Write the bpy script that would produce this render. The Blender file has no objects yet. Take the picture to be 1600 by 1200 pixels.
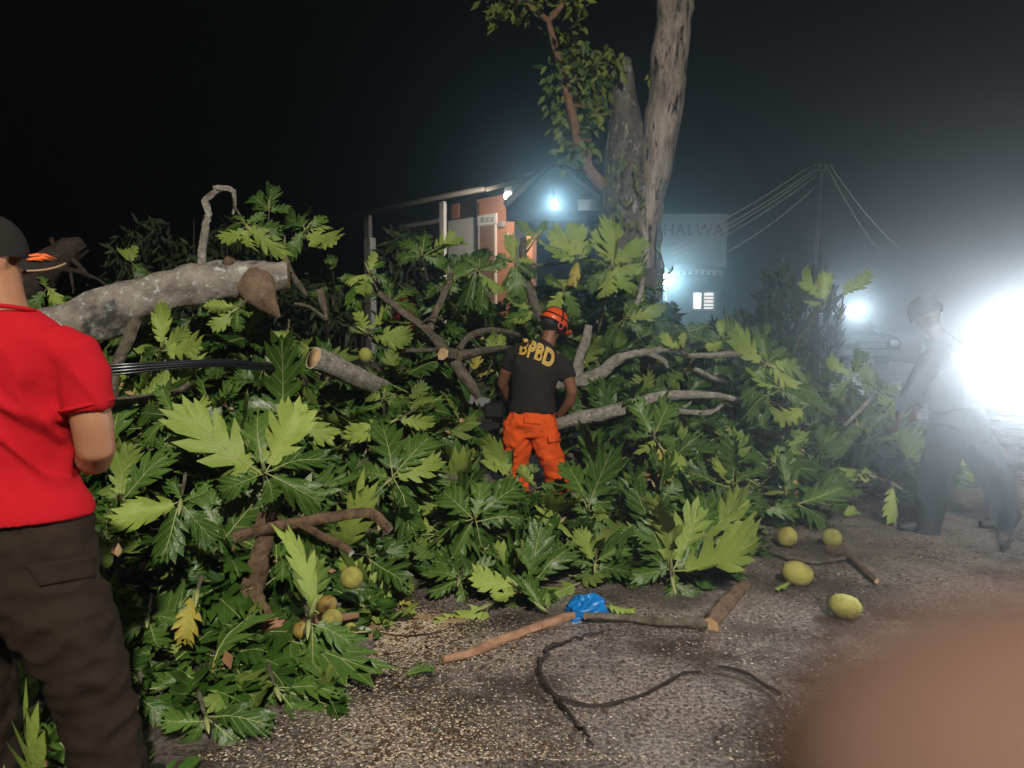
import bpy, bmesh, math, random
import numpy as np
from mathutils import Vector, Matrix, noise
from mathutils.bvhtree import BVHTree

R = math.radians
SC = bpy.context.scene
COL = SC.collection
rnd = random.Random(7)

# ------------------------------------------------------------------ camera
CAM = Vector((0, 0, 1.5)); F = 1200.0; ALPHA = math.atan(110 / 1200)
cd = bpy.data.cameras.new('camera'); cam = bpy.data.objects.new('camera', cd); COL.objects.link(cam)
cam.location = CAM; cam.rotation_euler = (math.pi / 2 - ALPHA, 0, 0)
cd.sensor_width = 36; cd.lens = 27; cd.clip_start = 0.008; cd.clip_end = 500
cd.dof.use_dof = True; cd.dof.focus_distance = 5.0; cd.dof.aperture_fstop = 6.5
SC.camera = cam
_f = Vector((0, math.cos(ALPHA), -math.sin(ALPHA))); _u = Vector((0, math.sin(ALPHA), math.cos(ALPHA)))
def ray(px, py): return _f + Vector(((px - 800) / F, 0, 0)) + _u * ((600 - py) / F)
def P(px, py, Y):
    d = ray(px, py); return CAM + d * (Y / d.y)
def G(px, py, z=0.0):
    d = ray(px, py); return CAM + d * ((z - 1.5) / d.z)
def pix(p):
    v = p - CAM; w = v.dot(_f); return 800 + F * v.x / w, 600 - F * v.dot(_u) / w

# ------------------------------------------------------------------ night sky, lamps, exposure
SC.view_settings.view_transform = 'Standard'; SC.view_settings.look = 'None'
SC.view_settings.exposure = 0.0; SC.view_settings.gamma = 1.0; SC.view_settings.use_curve_mapping = False
W = bpy.data.worlds.new('World'); SC.world = W; W.use_nodes = True
nt = W.node_tree; nt.nodes.clear()
sky = nt.nodes.new('ShaderNodeTexSky'); sky.sky_type = 'NISHITA'; sky.sun_disc = False
sky.sun_elevation = R(-4); sky.sun_rotation = R(200)
bg = nt.nodes.new('ShaderNodeBackground'); bg.inputs['Strength'].default_value = 0.004
out = nt.nodes.new('ShaderNodeOutputWorld')
nt.links.new(sky.outputs[0], bg.inputs[0]); nt.links.new(bg.outputs[0], out.inputs[0])
SC.cycles.max_bounces = 5; SC.cycles.diffuse_bounces = 3; SC.cycles.glossy_bounces = 2
SC.cycles.transparent_max_bounces = 6; SC.cycles.volume_bounces = 0
SC.cycles.use_denoising = True; SC.cycles.filter_width = 1.5
SC.cycles.sample_clamp_indirect = 4.0

def lamp(name, kind, loc, power, color, radius=0.05, aim=None, spot=60, blend=0.5):
    ld = bpy.data.lights.new(name, kind); ld.energy = power; ld.color = color; ld.shadow_soft_size = radius
    o = bpy.data.objects.new(name, ld); COL.objects.link(o); o.location = loc
    if kind == 'SPOT': ld.spot_size = R(spot); ld.spot_blend = blend
    if aim is not None: o.rotation_euler = (Vector(aim) - Vector(loc)).to_track_quat('-Z', 'Y').to_euler()
    return o
# street lamp high behind the photographer (lights everything that faces the camera)
lamp('street_lamp_light', 'SPOT', (1.6, -5.0, 7.6), 7400, (1.0, 0.92, 0.78), 0.16, aim=(-0.3, 4.6, 0.4), spot=112, blend=0.75)
FLOOD = P(1604, 552, 4.3)
lamp('floodlight_beam', 'SPOT', FLOOD + Vector((-0.08, -0.20, 0)), 310, (0.93, 0.95, 1.0), 0.10, aim=(0.5, 0.9, 0.45), spot=120, blend=1.0)
LAMP_A = P(866, 320, 14.7); LAMP_B = P(1042, 437, 20.5); LAMP_C = P(1335, 486, 21.0); LAMP_D = P(794, 306, 18.6)
lamp('porch_lamp_light', 'SPOT', LAMP_A + Vector((0, -0.16, 0)), 75, (0.5, 0.82, 1.0), 0.06, aim=CAM, spot=140, blend=0.6)
lamp('wall_lamp_light', 'POINT', LAMP_B + Vector((0, -0.2, 0)), 200, (0.5, 0.84, 1.0), 0.07)
lamp('headlight_beam', 'SPOT', LAMP_C + Vector((0, -0.14, 0)), 170, (0.75, 0.9, 1.0), 0.06, aim=CAM, spot=100, blend=1.0)
lamp('eave_lamp_light', 'SPOT', LAMP_D + Vector((-0.05, -0.1, -0.1)), 620, (1.0, 0.85, 0.68), 0.05, aim=LAMP_D + Vector((-0.9, 1.6, -1.6)), spot=150, blend=0.5)

# ------------------------------------------------------------------ materials
def mat(name, col, rough=0.7, spec=0.3, metal=0.0, emit=None, estr=0.0):
    m = bpy.data.materials.new(name); m.use_nodes = True
    b = m.node_tree.nodes['Principled BSDF']
    b.inputs['Base Color'].default_value = (*col, 1); b.inputs['Roughness'].default_value = rough
    b.inputs['Specular IOR Level'].default_value = spec; b.inputs['Metallic'].default_value = metal
    if emit: b.inputs['Emission Color'].default_value = (*emit, 1); b.inputs['Emission Strength'].default_value = estr
    return m
def nd(m, t, **kw):
    n = m.node_tree.nodes.new(t)
    for k, v in kw.items(): setattr(n, k, v)
    return n
def ramp(m, fac, stops, interp='LINEAR'):
    r = nd(m, 'ShaderNodeValToRGB'); e = r.color_ramp.elements; r.color_ramp.interpolation = interp
    while len(e) < len(stops): e.new(0.5)
    for i, (p, c) in enumerate(stops): e[i].position = p; e[i].color = (*c, 1) if len(c) == 3 else c
    m.node_tree.links.new(fac, r.inputs[0]); return r.outputs[0]
def tex_noise(m, scale, detail=4, rough=0.6, coord='Object', stretch=None):
    tc = nd(m, 'ShaderNodeTexCoord'); n = nd(m, 'ShaderNodeTexNoise')
    n.inputs['Scale'].default_value = scale; n.inputs['Detail'].default_value = detail; n.inputs['Roughness'].default_value = rough
    src = tc.outputs[coord]
    if stretch:
        mp = nd(m, 'ShaderNodeMapping'); mp.inputs['Scale'].default_value = stretch
        m.node_tree.links.new(src, mp.inputs[0]); src = mp.outputs[0]
    m.node_tree.links.new(src, n.inputs['Vector']); return n.outputs['Fac']
def mix(m, fac, a, b, mode='MIX'):
    x = nd(m, 'ShaderNodeMix', data_type='RGBA', blend_type=mode); L = m.node_tree.links
    if isinstance(fac, (int, float)): x.inputs[0].default_value = fac
    else: L.new(fac, x.inputs[0])
    for s, v in ((6, a), (7, b)):
        if isinstance(v, tuple): x.inputs[s].default_value = (*v, 1)
        else: L.new(v, x.inputs[s])
    return x.outputs[2]
def mth(m, op, a, b=None):
    x = nd(m, 'ShaderNodeMath', operation=op)
    for i, v in enumerate((a, b)):
        if v is None: continue
        if isinstance(v, (int, float)): x.inputs[i].default_value = v
        else: m.node_tree.links.new(v, x.inputs[i])
    return x.outputs[0]
def base(m, sock): m.node_tree.links.new(sock, m.node_tree.nodes['Principled BSDF'].inputs['Base Color'])
def roughs(m, sock): m.node_tree.links.new(sock, m.node_tree.nodes['Principled BSDF'].inputs['Roughness'])
def bump(m, h, strength=0.4, dist=0.01):
    b = nd(m, 'ShaderNodeBump'); b.inputs['Strength'].default_value = strength; b.inputs['Distance'].default_value = dist
    m.node_tree.links.new(h, b.inputs['Height']); m.node_tree.links.new(b.outputs[0], m.node_tree.nodes['Principled BSDF'].inputs['Normal'])

def leaf_mat(name, c0, c1, vein, rough, island=False):
    m = mat(name, c0, rough, 0.3)
    if island: r = nd(m, 'ShaderNodeNewGeometry').outputs['Random Per Island']
    else: r = nd(m, 'ShaderNodeObjectInfo').outputs['Random']
    c = mix(m, r, c0, c1)
    n = tex_noise(m, 5, 3)
    c = mix(m, mth(m, 'MULTIPLY', n, 0.35), c, tuple(min(1, x * 1.9) for x in c1))
    uv = nd(m, 'ShaderNodeUVMap', uv_map='vein'); sep = nd(m, 'ShaderNodeSeparateXYZ')
    m.node_tree.links.new(uv.outputs[0], sep.inputs[0])
    wid = mth(m, 'SUBTRACT', 0.0085, mth(m, 'MULTIPLY', sep.outputs[0], 0.006))
    msk = mth(m, 'SUBTRACT', 1.0, mth(m, 'MINIMUM', 1.0, mth(m, 'DIVIDE', mth(m, 'ABSOLUTE', sep.outputs[1]), wid)))
    msk = mth(m, 'MINIMUM', 1.0, mth(m, 'MULTIPLY', msk, 1.7))
    base(m, mix(m, msk, c, vein))
    bump(m, mth(m, 'ADD', mth(m, 'MULTIPLY', msk, 0.6), tex_noise(m, 14, 2)), 0.22, 0.02)
    b = m.node_tree.nodes['Principled BSDF']
    return m
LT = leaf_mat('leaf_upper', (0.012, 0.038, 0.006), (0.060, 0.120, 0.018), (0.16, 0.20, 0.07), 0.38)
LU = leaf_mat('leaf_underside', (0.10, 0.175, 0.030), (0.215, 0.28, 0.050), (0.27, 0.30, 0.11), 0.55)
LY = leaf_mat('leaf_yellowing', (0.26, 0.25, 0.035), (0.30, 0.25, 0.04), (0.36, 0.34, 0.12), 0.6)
LTm = leaf_mat('leaf_upper_heap_shaded', (0.007, 0.026, 0.004), (0.034, 0.082, 0.011), (0.08, 0.12, 0.035), 0.36, True)  # darker copy for heap leaves: shade in the gaps put into the colour
LUm = leaf_mat('leaf_underside_heap_shaded', (0.05, 0.095, 0.016), (0.12, 0.175, 0.03), (0.2, 0.24, 0.08), 0.6, True)  # underside copy, likewise darkened for the shade inside the heap
RIB = mat('leaf_midrib', (0.30, 0.33, 0.13), 0.5)

def bark_mat(name, dark, light, lichen, scale=9, lich=0.55, bs=0.6, st=(1, 1, 1)):
    m = mat(name, dark, 0.85, 0.2)
    c = ramp(m, tex_noise(m, scale, 6, 0.7, stretch=st), [(0.3, dark), (0.62, light)])
    l = ramp(m, tex_noise(m, scale * 1.7, 5, 0.75, stretch=st), [(lich, (0, 0, 0)), (lich + 0.07, (1, 1, 1))])
    base(m, mix(m, l, c, lichen)); bump(m, tex_noise(m, scale * 3, 6, 0.75), bs, 0.02); return m
BARK_LOG = bark_mat('bark_lichen', (0.16, 0.13, 0.115), (0.40, 0.36, 0.32), (0.60, 0.66, 0.64), 9, 0.55, 1.0)
_m = BARK_LOG; _b = _m.node_tree.nodes['Principled BSDF'].inputs['Base Color'].links[0].from_socket
base(_m, mix(_m, ramp(_m, tex_noise(_m, 2.2, 4, .7), [(.55, (0, 0, 0)), (.63, (.8, .8, .8))]), _b, (0.035, 0.038, 0.042)))
BARK_BROWN = bark_mat('bark_brown', (0.05, 0.03, 0.02), (0.24, 0.155, 0.095), (0.36, 0.30, 0.22), 22, 0.63, 1.0)
BARK_PALE = bark_mat('bark_pale', (0.13, 0.115, 0.095), (0.42, 0.39, 0.34), (0.60, 0.61, 0.57), 22, 0.56, 1.0)
BARK_OLIVE = bark_mat('bark_olive', (0.055, 0.045, 0.033), (0.21, 0.18, 0.135), (0.36, 0.35, 0.30), 22, 0.60, 1.0)
BARK_DARK = bark_mat('bark_dark', (0.020, 0.015, 0.013), (0.050, 0.036, 0.032), (0.16, 0.15, 0.14), 10, 0.7)
BARK_RED = bark_mat('bark_stripped', (0.20, 0.10, 0.06), (0.42, 0.24, 0.15), (0.10, 0.06, 0.04), 18, 0.62, 0.7)
BARK_STAND = bark_mat('bark_standing', (0.04, 0.036, 0.032), (0.27, 0.24, 0.22), (0.55, 0.53, 0.50), 6, 0.57, 1.0, (1, 1, .35))
BARK_STEM = bark_mat('bark_bare_stem', (0.10, 0.08, 0.068), (0.66, 0.56, 0.49), (0.05, 0.042, 0.038), 6.0, 0.53, 1.0, (1, 1, .22))
def wood_mat():
    m = mat('cut_wood', (0.5, 0.33, 0.17), 0.75)
    base(m, ramp(m, tex_noise(m, 18, 4, 0.6), [(0.3, (0.38, 0.20, 0.09)), (0.7, (0.62, 0.45, 0.26))])); return m
CUT = wood_mat(); CUT_RIM = mat('cut_rim', (0.60, 0.50, 0.36), 0.8); CUT_WHITE = mat('cut_end_white', (0.68, 0.66, 0.60), 0.7)

def cloth(name, c0, c1, scale=300, rough=0.9, big=6):
    m = mat(name, c0, rough, 0.15)
    c = mix(m, tex_noise(m, big, 4), c0, c1)
    base(m, c); bump(m, tex_noise(m, scale, 2), 0.25, 0.004); return m
RED = cloth('red_knit_cotton', (0.33, 0.005, 0.010), (0.46, 0.008, 0.015))
BROWN_CLOTH = cloth('dark_brown_canvas', (0.010, 0.007, 0.005), (0.034, 0.021, 0.013), 200, 0.9, 9)
BLACK_CLOTH = cloth('black_cotton', (0.016, 0.014, 0.012), (0.028, 0.024, 0.02))
ORANGE_CLOTH = cloth('orange_canvas', (0.70, 0.085, 0.012), (0.86, 0.12, 0.016), 250)
NAVY = cloth('dark_navy_cloth', (0.008, 0.009, 0.012), (0.015, 0.016, 0.02))
SKIN = mat('skin', (0.30, 0.14, 0.075), 0.5, 0.35)
base(SKIN, mix(SKIN, tex_noise(SKIN, 14, 3), (0.27, 0.12, 0.062), (0.36, 0.175, 0.095)))
SKIN_D = mat('skin_dark', (0.22, 0.095, 0.05), 0.5, 0.35)
HAIR = mat('black_hair', (0.012, 0.010, 0.009), 0.6)
HELM = mat('orange_helmet', (0.78, 0.10, 0.015), 0.28, 0.5)
BLACK = mat('black_rubber', (0.012, 0.012, 0.013), 0.45)
GREY_METAL = mat('grey_metal', (0.25, 0.26, 0.27), 0.45, 0.5, 0.6)
YELLOW = mat('yellow_print', (0.62, 0.38, 0.06), 0.7)
YELLOW_L = mat('yellow_print_edge', (0.75, 0.60, 0.25), 0.7)
GLOW = mat('lamp_lens', (1, 1, 1), 0.4, emit=(0.85, 0.95, 1.0), estr=30)
GLOWW = mat('lamp_lens_warm', (1, 1, 1), 0.4, emit=(1.0, 0.92, 0.82), estr=14)

# ------------------------------------------------------------------ mesh helpers
class MB:
    def __init__(s): s.v = []; s.f = []; s.m = []; s.uv = None
    def add(s, verts, faces, mi=0):
        o = len(s.v); s.v += [tuple(p) for p in verts]; s.f += [tuple(i + o for i in f) for f in faces]; s.m += [mi] * len(faces)
    def box(s, c, size, rot=None, mi=0):
        x, y, z = (q / 2 for q in size); c = Vector(c)
        vs = [Vector((a * x, b * y, d * z)) for d in (-1, 1) for b in (-1, 1) for a in (-1, 1)]
        if rot is not None: vs = [rot @ q for q in vs]
        s.add([c + q for q in vs], [(0, 2, 3, 1), (4, 5, 7, 6), (0, 1, 5, 4), (2, 6, 7, 3), (0, 4, 6, 2), (1, 3, 7, 5)], mi)
    def tube(s, pts, rad, sides=10, mi=0, cap=None, rough=0.0, seed=0, flat=None, side=None, round_end=False):
        """rad: list of radius or (a,b); side: fixed first ring axis"""
        pts = [Vector(p) for p in pts]; n = len(pts); rings = []; prev = None; a = None
        for i, p in enumerate(pts):
            t = (pts[min(i + 1, n - 1)] - pts[max(i - 1, 0)]).normalized()
            if side is not None: a = (Vector(side) - t * t.dot(Vector(side))).normalized()
            elif a is None:
                q = Vector((0, 0, 1)) if abs(t.z) < 0.9 else Vector((1, 0, 0)); a = t.cross(q).normalized()
            else: a = (a - t * a.dot(t)).normalized()
            b = t.cross(a)
            r = rad[i] if isinstance(rad, (list, tuple)) else rad
            ra, rb = r if isinstance(r, (list, tuple)) else (r, r)
            ring = []
            for k in range(sides):
                th = 2 * math.pi * k / sides
                w = 1.0
                if rough:
                    w += rough * noise.noise(Vector((p.x * 5 + math.cos(th) * 1.3 + seed, p.y * 5 + math.sin(th) * 1.3, p.z * 5 + seed * 3.1))) * 2
                ring.append(p + (a * math.cos(th) * ra + b * math.sin(th) * rb) * w)
            rings.append(ring)
        o = len(s.v)
        for r_ in rings: s.v += [tuple(q) for q in r_]
        for i in range(n - 1):
            for k in range(sides):
                k2 = (k + 1) % sides
                s.f.append((o + i * sides + k, o + i * sides + k2, o + (i + 1) * sides + k2, o + (i + 1) * sides + k)); s.m.append(mi)
        cm = mi if cap is None else cap
        s.f.append(tuple(o + k for k in reversed(range(sides)))); s.m.append(cm)
        s.f.append(tuple(o + (n - 1) * sides + k for k in range(sides))); s.m.append(cm)
    def ell(s, c, r, rot=None, u=14, v=9, mi=0):
        c = Vector(c); vs = []
        for i in range(v + 1):
            ph = math.pi * i / v
            for k in range(u):
                th = 2 * math.pi * k / u
                q = Vector((r[0] * math.sin(ph) * math.cos(th), r[1] * math.sin(ph) * math.sin(th), r[2] * math.cos(ph)))
                vs.append(c + (rot @ q if rot is not None else q))
        fs = [(i * u + k, (i + 1) * u + k, (i + 1) * u + (k + 1) % u, i * u + (k + 1) % u) for i in range(v) for k in range(u)]
        s.add(vs, fs, mi)
    def mesh(s, name, mats, smooth=True):
        me = bpy.data.meshes.new(name); me.from_pydata(s.v, [], s.f)
        for m_ in (mats if isinstance(mats, (list, tuple)) else [mats]): me.materials.append(m_)
        me.polygons.foreach_set('material_index', s.m); me.polygons.foreach_set('use_smooth', [smooth] * len(s.f))
        me.update(); return me
    def build(s, name, mats, parent=None, smooth=True, loc=None, sharp=None):
        me = s.mesh(name, mats, smooth)
        if sharp: me.set_sharp_from_angle(angle=R(sharp))
        return link(name, me, parent)
def link(name, me, parent=None):
    o = bpy.data.objects.new(name, me); COL.objects.link(o)
    if parent is not None:
        o.parent = parent; o.matrix_parent_inverse = Matrix.Translation(-parent.location)
    return o
def tag(o, label=None, cat=None, group=None, kind=None):
    for k, v in (('label', label), ('category', cat), ('group', group), ('kind', kind)):
        if v: o[k] = v
    return o
def thing(name, loc, label, cat, group=None):
    o = bpy.data.objects.new(name, None); COL.objects.link(o); o.location = loc; o.empty_display_size = 0.1
    return tag(o, label, cat, group)
def interp(pts, n, jit=0.0, seed=0):
    """Catmull-Rom through pts"""
    pts = [Vector(p) for p in pts]; Q = [pts[0] * 2 - pts[1]] + pts + [pts[-1] * 2 - pts[-2]]; res = []
    m = len(pts) - 1
    for i in range(n + 1):
        t = i / n * m; k = min(int(t), m - 1); u = t - k
        p0, p1, p2, p3 = Q[k:k + 4]
        q = 0.5 * ((2 * p1) + (p2 - p0) * u + (2 * p0 - 5 * p1 + 4 * p2 - p3) * u * u + (3 * p1 - p0 - 3 * p2 + p3) * u ** 3)
        if jit and 0 < i < n: q = q + noise.noise_vector(Vector((i * 0.9 + seed * 7, seed, 0))) * jit
        res.append(q)
    return res
def lerp_list(vals, n):
    r = []
    for i in range(n + 1):
        t = i / n * (len(vals) - 1); k = min(int(t), len(vals) - 2); u = t - k
        r.append(vals[k] * (1 - u) + vals[k + 1] * u)
    return r
def remesh(mb, name, m_, parent, voxel=0.012, smooth=4, fold=None):
    me = mb.mesh(name + '_src', m_); o = bpy.data.objects.new(name, me); COL.objects.link(o)
    md = o.modifiers.new('r', 'REMESH'); md.mode = 'VOXEL'; md.voxel_size = voxel; md.use_smooth_shade = True
    sm = o.modifiers.new('s', 'SMOOTH'); sm.iterations = smooth; sm.factor = 0.5
    dg = bpy.context.evaluated_depsgraph_get(); me2 = bpy.data.meshes.new_from_object(o.evaluated_get(dg))
    bpy.data.objects.remove(o); bpy.data.meshes.remove(me); me2.name = name
    me2.materials.clear(); me2.materials.append(m_)
    me2.polygons.foreach_set('material_index', [0] * len(me2.polygons))
    if fold:
        ns = [v.normal.copy() for v in me2.vertices]
        for v, nn in zip(me2.vertices, ns): v.co += nn * fold(v.co)
    me2.polygons.foreach_set('use_smooth', [True] * len(me2.polygons)); me2.update()
    return link(name, me2, parent)

# ------------------------------------------------------------------ the setting: ground, road, sky dome is the world
def road_mat():
    m = mat('wet_asphalt', (0.045, 0.04, 0.038), 0.4, 0.5)
    a = tex_noise(m, 55, 5, 0.75); b = tex_noise(m, 1.3, 4, 0.6); g = tex_noise(m, 160, 3, 0.7)
    c = ramp(m, a, [(0.36, (0.022, 0.017, 0.015)), (0.47, (0.18, 0.145, 0.128)), (0.58, (0.54, 0.445, 0.395))])
    c = mix(m, ramp(m, g, [(0.58, (0, 0, 0)), (0.66, (1, 1, 1))]), c, (0.46, 0.38, 0.32))
    c = mix(m, ramp(m, b, [(0.44, (0, 0, 0)), (0.58, (0.85, 0.85, 0.85))]), c, (0.050, 0.033, 0.025))
    base(m, c); roughs(m, ramp(m, tex_noise(m, 2.2, 5, 0.65), [(0.38, (0.16,) * 3), (0.62, (0.5,) * 3)]))
    bump(m, mth(m, 'ADD', a, mth(m, 'MULTIPLY', g, 0.4)), 1.0, 0.035); return m
mb = MB(); mb.add([(-90, -30, -0.02), (90, -30, -0.02), (90, 150, -0.02), (-90, 150, -0.02)], [(0, 1, 2, 3)])
g_ = mat('dark_soil', (0.035, 0.03, 0.02), 0.9); base(g_, ramp(g_, tex_noise(g_, 3, 6, 0.7), [(0.35, (0.018, 0.016, 0.01)), (0.65, (0.05, 0.05, 0.025))]))
bump(g_, tex_noise(g_, 12, 5), 0.8, 0.05)
tag(mb.build('ground', g_), kind='structure')
mb = MB(); NX, NY = 60, 60
for j in range(NY + 1):
    for i in range(NX + 1):
        x = -9 + 21 * i / NX; y = -9 + 36 * j / NY
        mb.v.append((x, y, 0.012 * noise.noise(Vector((x * 0.8, y * 0.8, 0)))))
for j in range(NY):
    for i in range(NX):
        a = j * (NX + 1) + i; mb.f.append((a, a + 1, a + NX + 2, a + NX + 1)); mb.m.append(0)
tag(mb.build('road', road_mat()), kind='structure')

# ------------------------------------------------------------------ shape of the heap (height field)
HP = [(250,1190,2.75),(250,1000,3.2),(250,850,3.7),(250,700,4.2),(250,600,4.6),(250,530,5.1),(250,430,6.2),
 (100,1190,2.9),(100,900,3.6),(100,700,4.3),(100,560,5.0),(100,470,6.2),
 (430,1190,2.62),(420,1000,3.1),(420,850,3.7),(420,700,4.3),(420,600,4.9),(420,500,5.8),(420,420,6.4),(420,350,7.1),
 (600,930,3.95),(600,850,4.25),(600,750,4.75),(600,650,5.4),(600,570,6.1),(600,470,6.9),(600,405,7.5),
 (700,940,3.95),(700,760,4.9),(710,640,6.0),(700,500,7.0),(700,415,7.6),
 (800,960,3.75),(800,880,4.15),(800,800,4.6),(800,755,5.3),(830,750,6.2),(820,600,7.3),(830,500,7.6),(840,425,8.1),
 (900,790,4.8),(900,740,6.0),
 (1000,925,4.05),(1000,880,4.35),(1000,790,4.9),(1000,690,5.8),(1000,610,6.6),(1000,520,7.2),(980,440,7.8),
 (1180,870,4.65),(1180,820,4.95),(1180,740,5.6),(1180,660,6.3),(1180,580,7.0),(1180,530,7.6),
 (1350,785,6.05),(1350,730,6.5),(1350,650,7.1),(1350,590,7.9),(1480,735,7.1),(1480,700,7.6)]
HC = [P(*q) for q in HP]
EDGE = [(-1.5,1.6),(-1.0,2.2),(-0.78,2.5),(-.62,2.9),(-.7,3.5),(-.45,3.75),(-.3,3.8),(.15,3.6),(.52,3.88),(1.02,4.07),(1.48,4.45),(1.75,5.0),(2.4,5.75),(3.1,6.0),(3.9,6.5),(4.6,7.2)]
def edge_y(x):
    if x <= EDGE[0][0]: return EDGE[0][1]
    for (x0, y0), (x1, y1) in zip(EDGE, EDGE[1:]):
        if x <= x1: return y0 + (y1 - y0) * (x - x0) / (x1 - x0)
    return EDGE[-1][1] + (x - EDGE[-1][0]) * 1.2
_hx = np.array([[p.x, p.y] for p in HC]); _hz = np.array([max(0, p.z) for p in HC])
def H(x, y):
    s = y - edge_y(x)
    if s <= 0 or x > 5.2: return 0.0
    d2 = (_hx[:, 0] - x) ** 2 + (_hx[:, 1] - y) ** 2 + 0.02
    w = d2 ** -1.7; z = float((w * _hz).sum() / w.sum())
    z *= min(1.0, s / 0.35)
    if y > 8: z *= max(0.0, 1 - (y - 8) / 1.5)
    return z
def M(px, py, lift=0.0):
    """Y where the view ray meets the heap"""
    d = ray(px, py); y = 2.3
    while y < 8.6:
        p = CAM + d * (y / d.y)
        if p.z < H(p.x, p.y): return y - lift
        if p.z < 0: return y - lift
        y += 0.04
    return 7.3 - lift

# ------------------------------------------------------------------ breadfruit leaves
def leaf_geometry(seed, n=5, droop=0.25, cup=0.10, wave=0.05, width=1.0, fold=0.0, sheets=True, sinus=0.38, twist=0.0):
    r = random.Random(seed); mb = MB(); uvs = []
    y0 = 0.15
    bs = [y0 + 0.015 + (0.72 - y0) * (i / (n - 1)) ** 0.95 for i in range(n)]
    prof = [0.21, 0.34, 0.42, 0.41, 0.33] if n == 5 else [0.19, 0.29, 0.37, 0.41, 0.38, 0.30]
    V = []; T = []; UV = []
    def zz(x, y, e=0.0):
        yy = max(0, y - y0)
        return -droop * yy * yy + cup * abs(x) * 1.2 - fold * abs(x) + e + twist * x * yy + 0.035 * math.sin(yy * 7 + seed)
    def vert(x, y, e=0.0): V.append([x, y, zz(x, y, e)]); return len(V) - 1
    mid = [vert(0, y0)] + [vert(0, b, -0.004) for b in bs] + [vert(0, 0.86, -0.004), vert(0, 1.0)]
    def tri(ids, bvec, dvec):
        T.append(ids)
        for i in ids:
            p = Vector((V[i][0], V[i][1])); q = p - bvec
            t = q.dot(dvec[0]) / dvec[1]; s = q.x * dvec[0].y - q.y * dvec[0].x
            UV.append((t, s))
    for sgn in (-1, 1):
        lob = []
        for i in range(n):
            a = R(56 - 33 * i / (n - 1) + r.uniform(-4, 4)); L = prof[i] * width * r.uniform(0.9, 1.1)
            lob.append((Vector((0, bs[i])), Vector((sgn * math.sin(a), math.cos(a))), L))
        sin_ = []
        f = sinus
        for i in range(n - 1):
            p = (lob[i][0] + lob[i][1] * lob[i][2] * f + lob[i + 1][0] + lob[i + 1][1] * lob[i + 1][2] * f) / 2
            sin_.append(vert(p.x, p.y, 0.012 + r.uniform(-.01, .02)))
        pb = lob[0][0] + lob[0][1] * lob[0][2] * 0.45; first = vert(pb.x * 0.8, pb.y - 0.075, 0.0)
        pl = lob[-1][0] + lob[-1][1] * lob[-1][2] * 0.42; last = vert(pl.x * 0.62, max(pl.y + 0.09, 0.86), 0.008)
        S = [first] + sin_ + [last]
        for i in range(n):
            b, d, L = lob[i]; pr = Vector((d.y, -d.x)) * sgn     # points to the leaf base side
            w = 0.064 * L / 0.4 * r.uniform(0.85, 1.1)
            e = r.uniform(-wave, wave) - 0.02
            v1 = b + d * L * 0.42; v2 = b + d * L * 0.74; tp = b + d * L
            q1 = b + d * L * 0.66 + pr * w; q2 = b + d * L * 0.68 - pr * w * 0.85
            i1 = vert(v1.x, v1.y, -0.010 + e * 0.15); i2 = vert(v2.x, v2.y, -0.010 + e * 0.5); it = vert(tp.x, tp.y, e)
            j1 = vert(q1.x, q1.y, 0.012 + e * 0.6); j2 = vert(q2.x, q2.y, 0.012 + e * 0.6)
            bi = mid[i + 1]; dv = (d, L)
            for ids in ((bi, S[i], i1), (S[i], j1, i1), (j1, i2, i1), (j1, it, i2), (bi, i1, S[i + 1]), (S[i + 1], i1, j2), (j2, i1, i2), (j2, i2, it)):
                tri(ids if sgn > 0 else ids[::-1], b, dv)
            nxt = mid[i + 2]
            if i < n - 1: ids = (bi, S[i + 1], nxt); tri(ids if sgn > 0 else ids[::-1], b, dv)
        ids = (mid[0], S[0], mid[1]); tri(ids if sgn > 0 else ids[::-1], Vector((0, -5)), (Vector((1, 0)), 1.0))
        tq = Vector((sgn * 0.085 * width, 0.90)); iq = vert(tq.x, tq.y, 0.01)
        far = (Vector((0, -9)), (Vector((1, 0)), 1.0))
        for ids in ((mid[n], S[n], mid[n + 1]), (mid[n + 1], S[n], iq), (mid[n + 1], iq, mid[n + 2])):
            tri(ids if sgn > 0 else ids[::-1], *far)
    o = len(V)
    mb.v = [tuple(p) for p in V]; mb.f = [tuple(t) for t in T]; mb.m = [0] * len(T); uvs = list(UV)
    if sheets:
        mb.v += [(p[0], p[1], p[2] - 0.005) for p in V]
        for k, t in enumerate(T):
            mb.f.append(tuple(o + i for i in reversed(t))); mb.m.append(1); uvs += [UV[3 * k + 2], UV[3 * k + 1], UV[3 * k]]
    nf = len(mb.f)
    yy = [0.0, 0.08, y0, 0.35, 0.55, 0.75, 0.96]
    mb.tube([(0, y, zz(0, y) - 0.001) for y in yy], [0.013, 0.011, 0.011, 0.009, 0.007, 0.005, 0.002], 4 if not sheets else 5, 2)
    for fc in mb.f[nf:]: uvs += [(0.5, 1.0)] * len(fc)
    mb.uv = uvs; return mb
def leaf_mesh(seed, mats, **kw):
    mb = leaf_geometry(seed, **kw); me = mb.mesh('leaf', mats)
    uv = me.uv_layers.new(name='vein'); uv.data.foreach_set('uv', np.array(mb.uv, dtype=np.float32).ravel()); me.update(); return me
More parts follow.
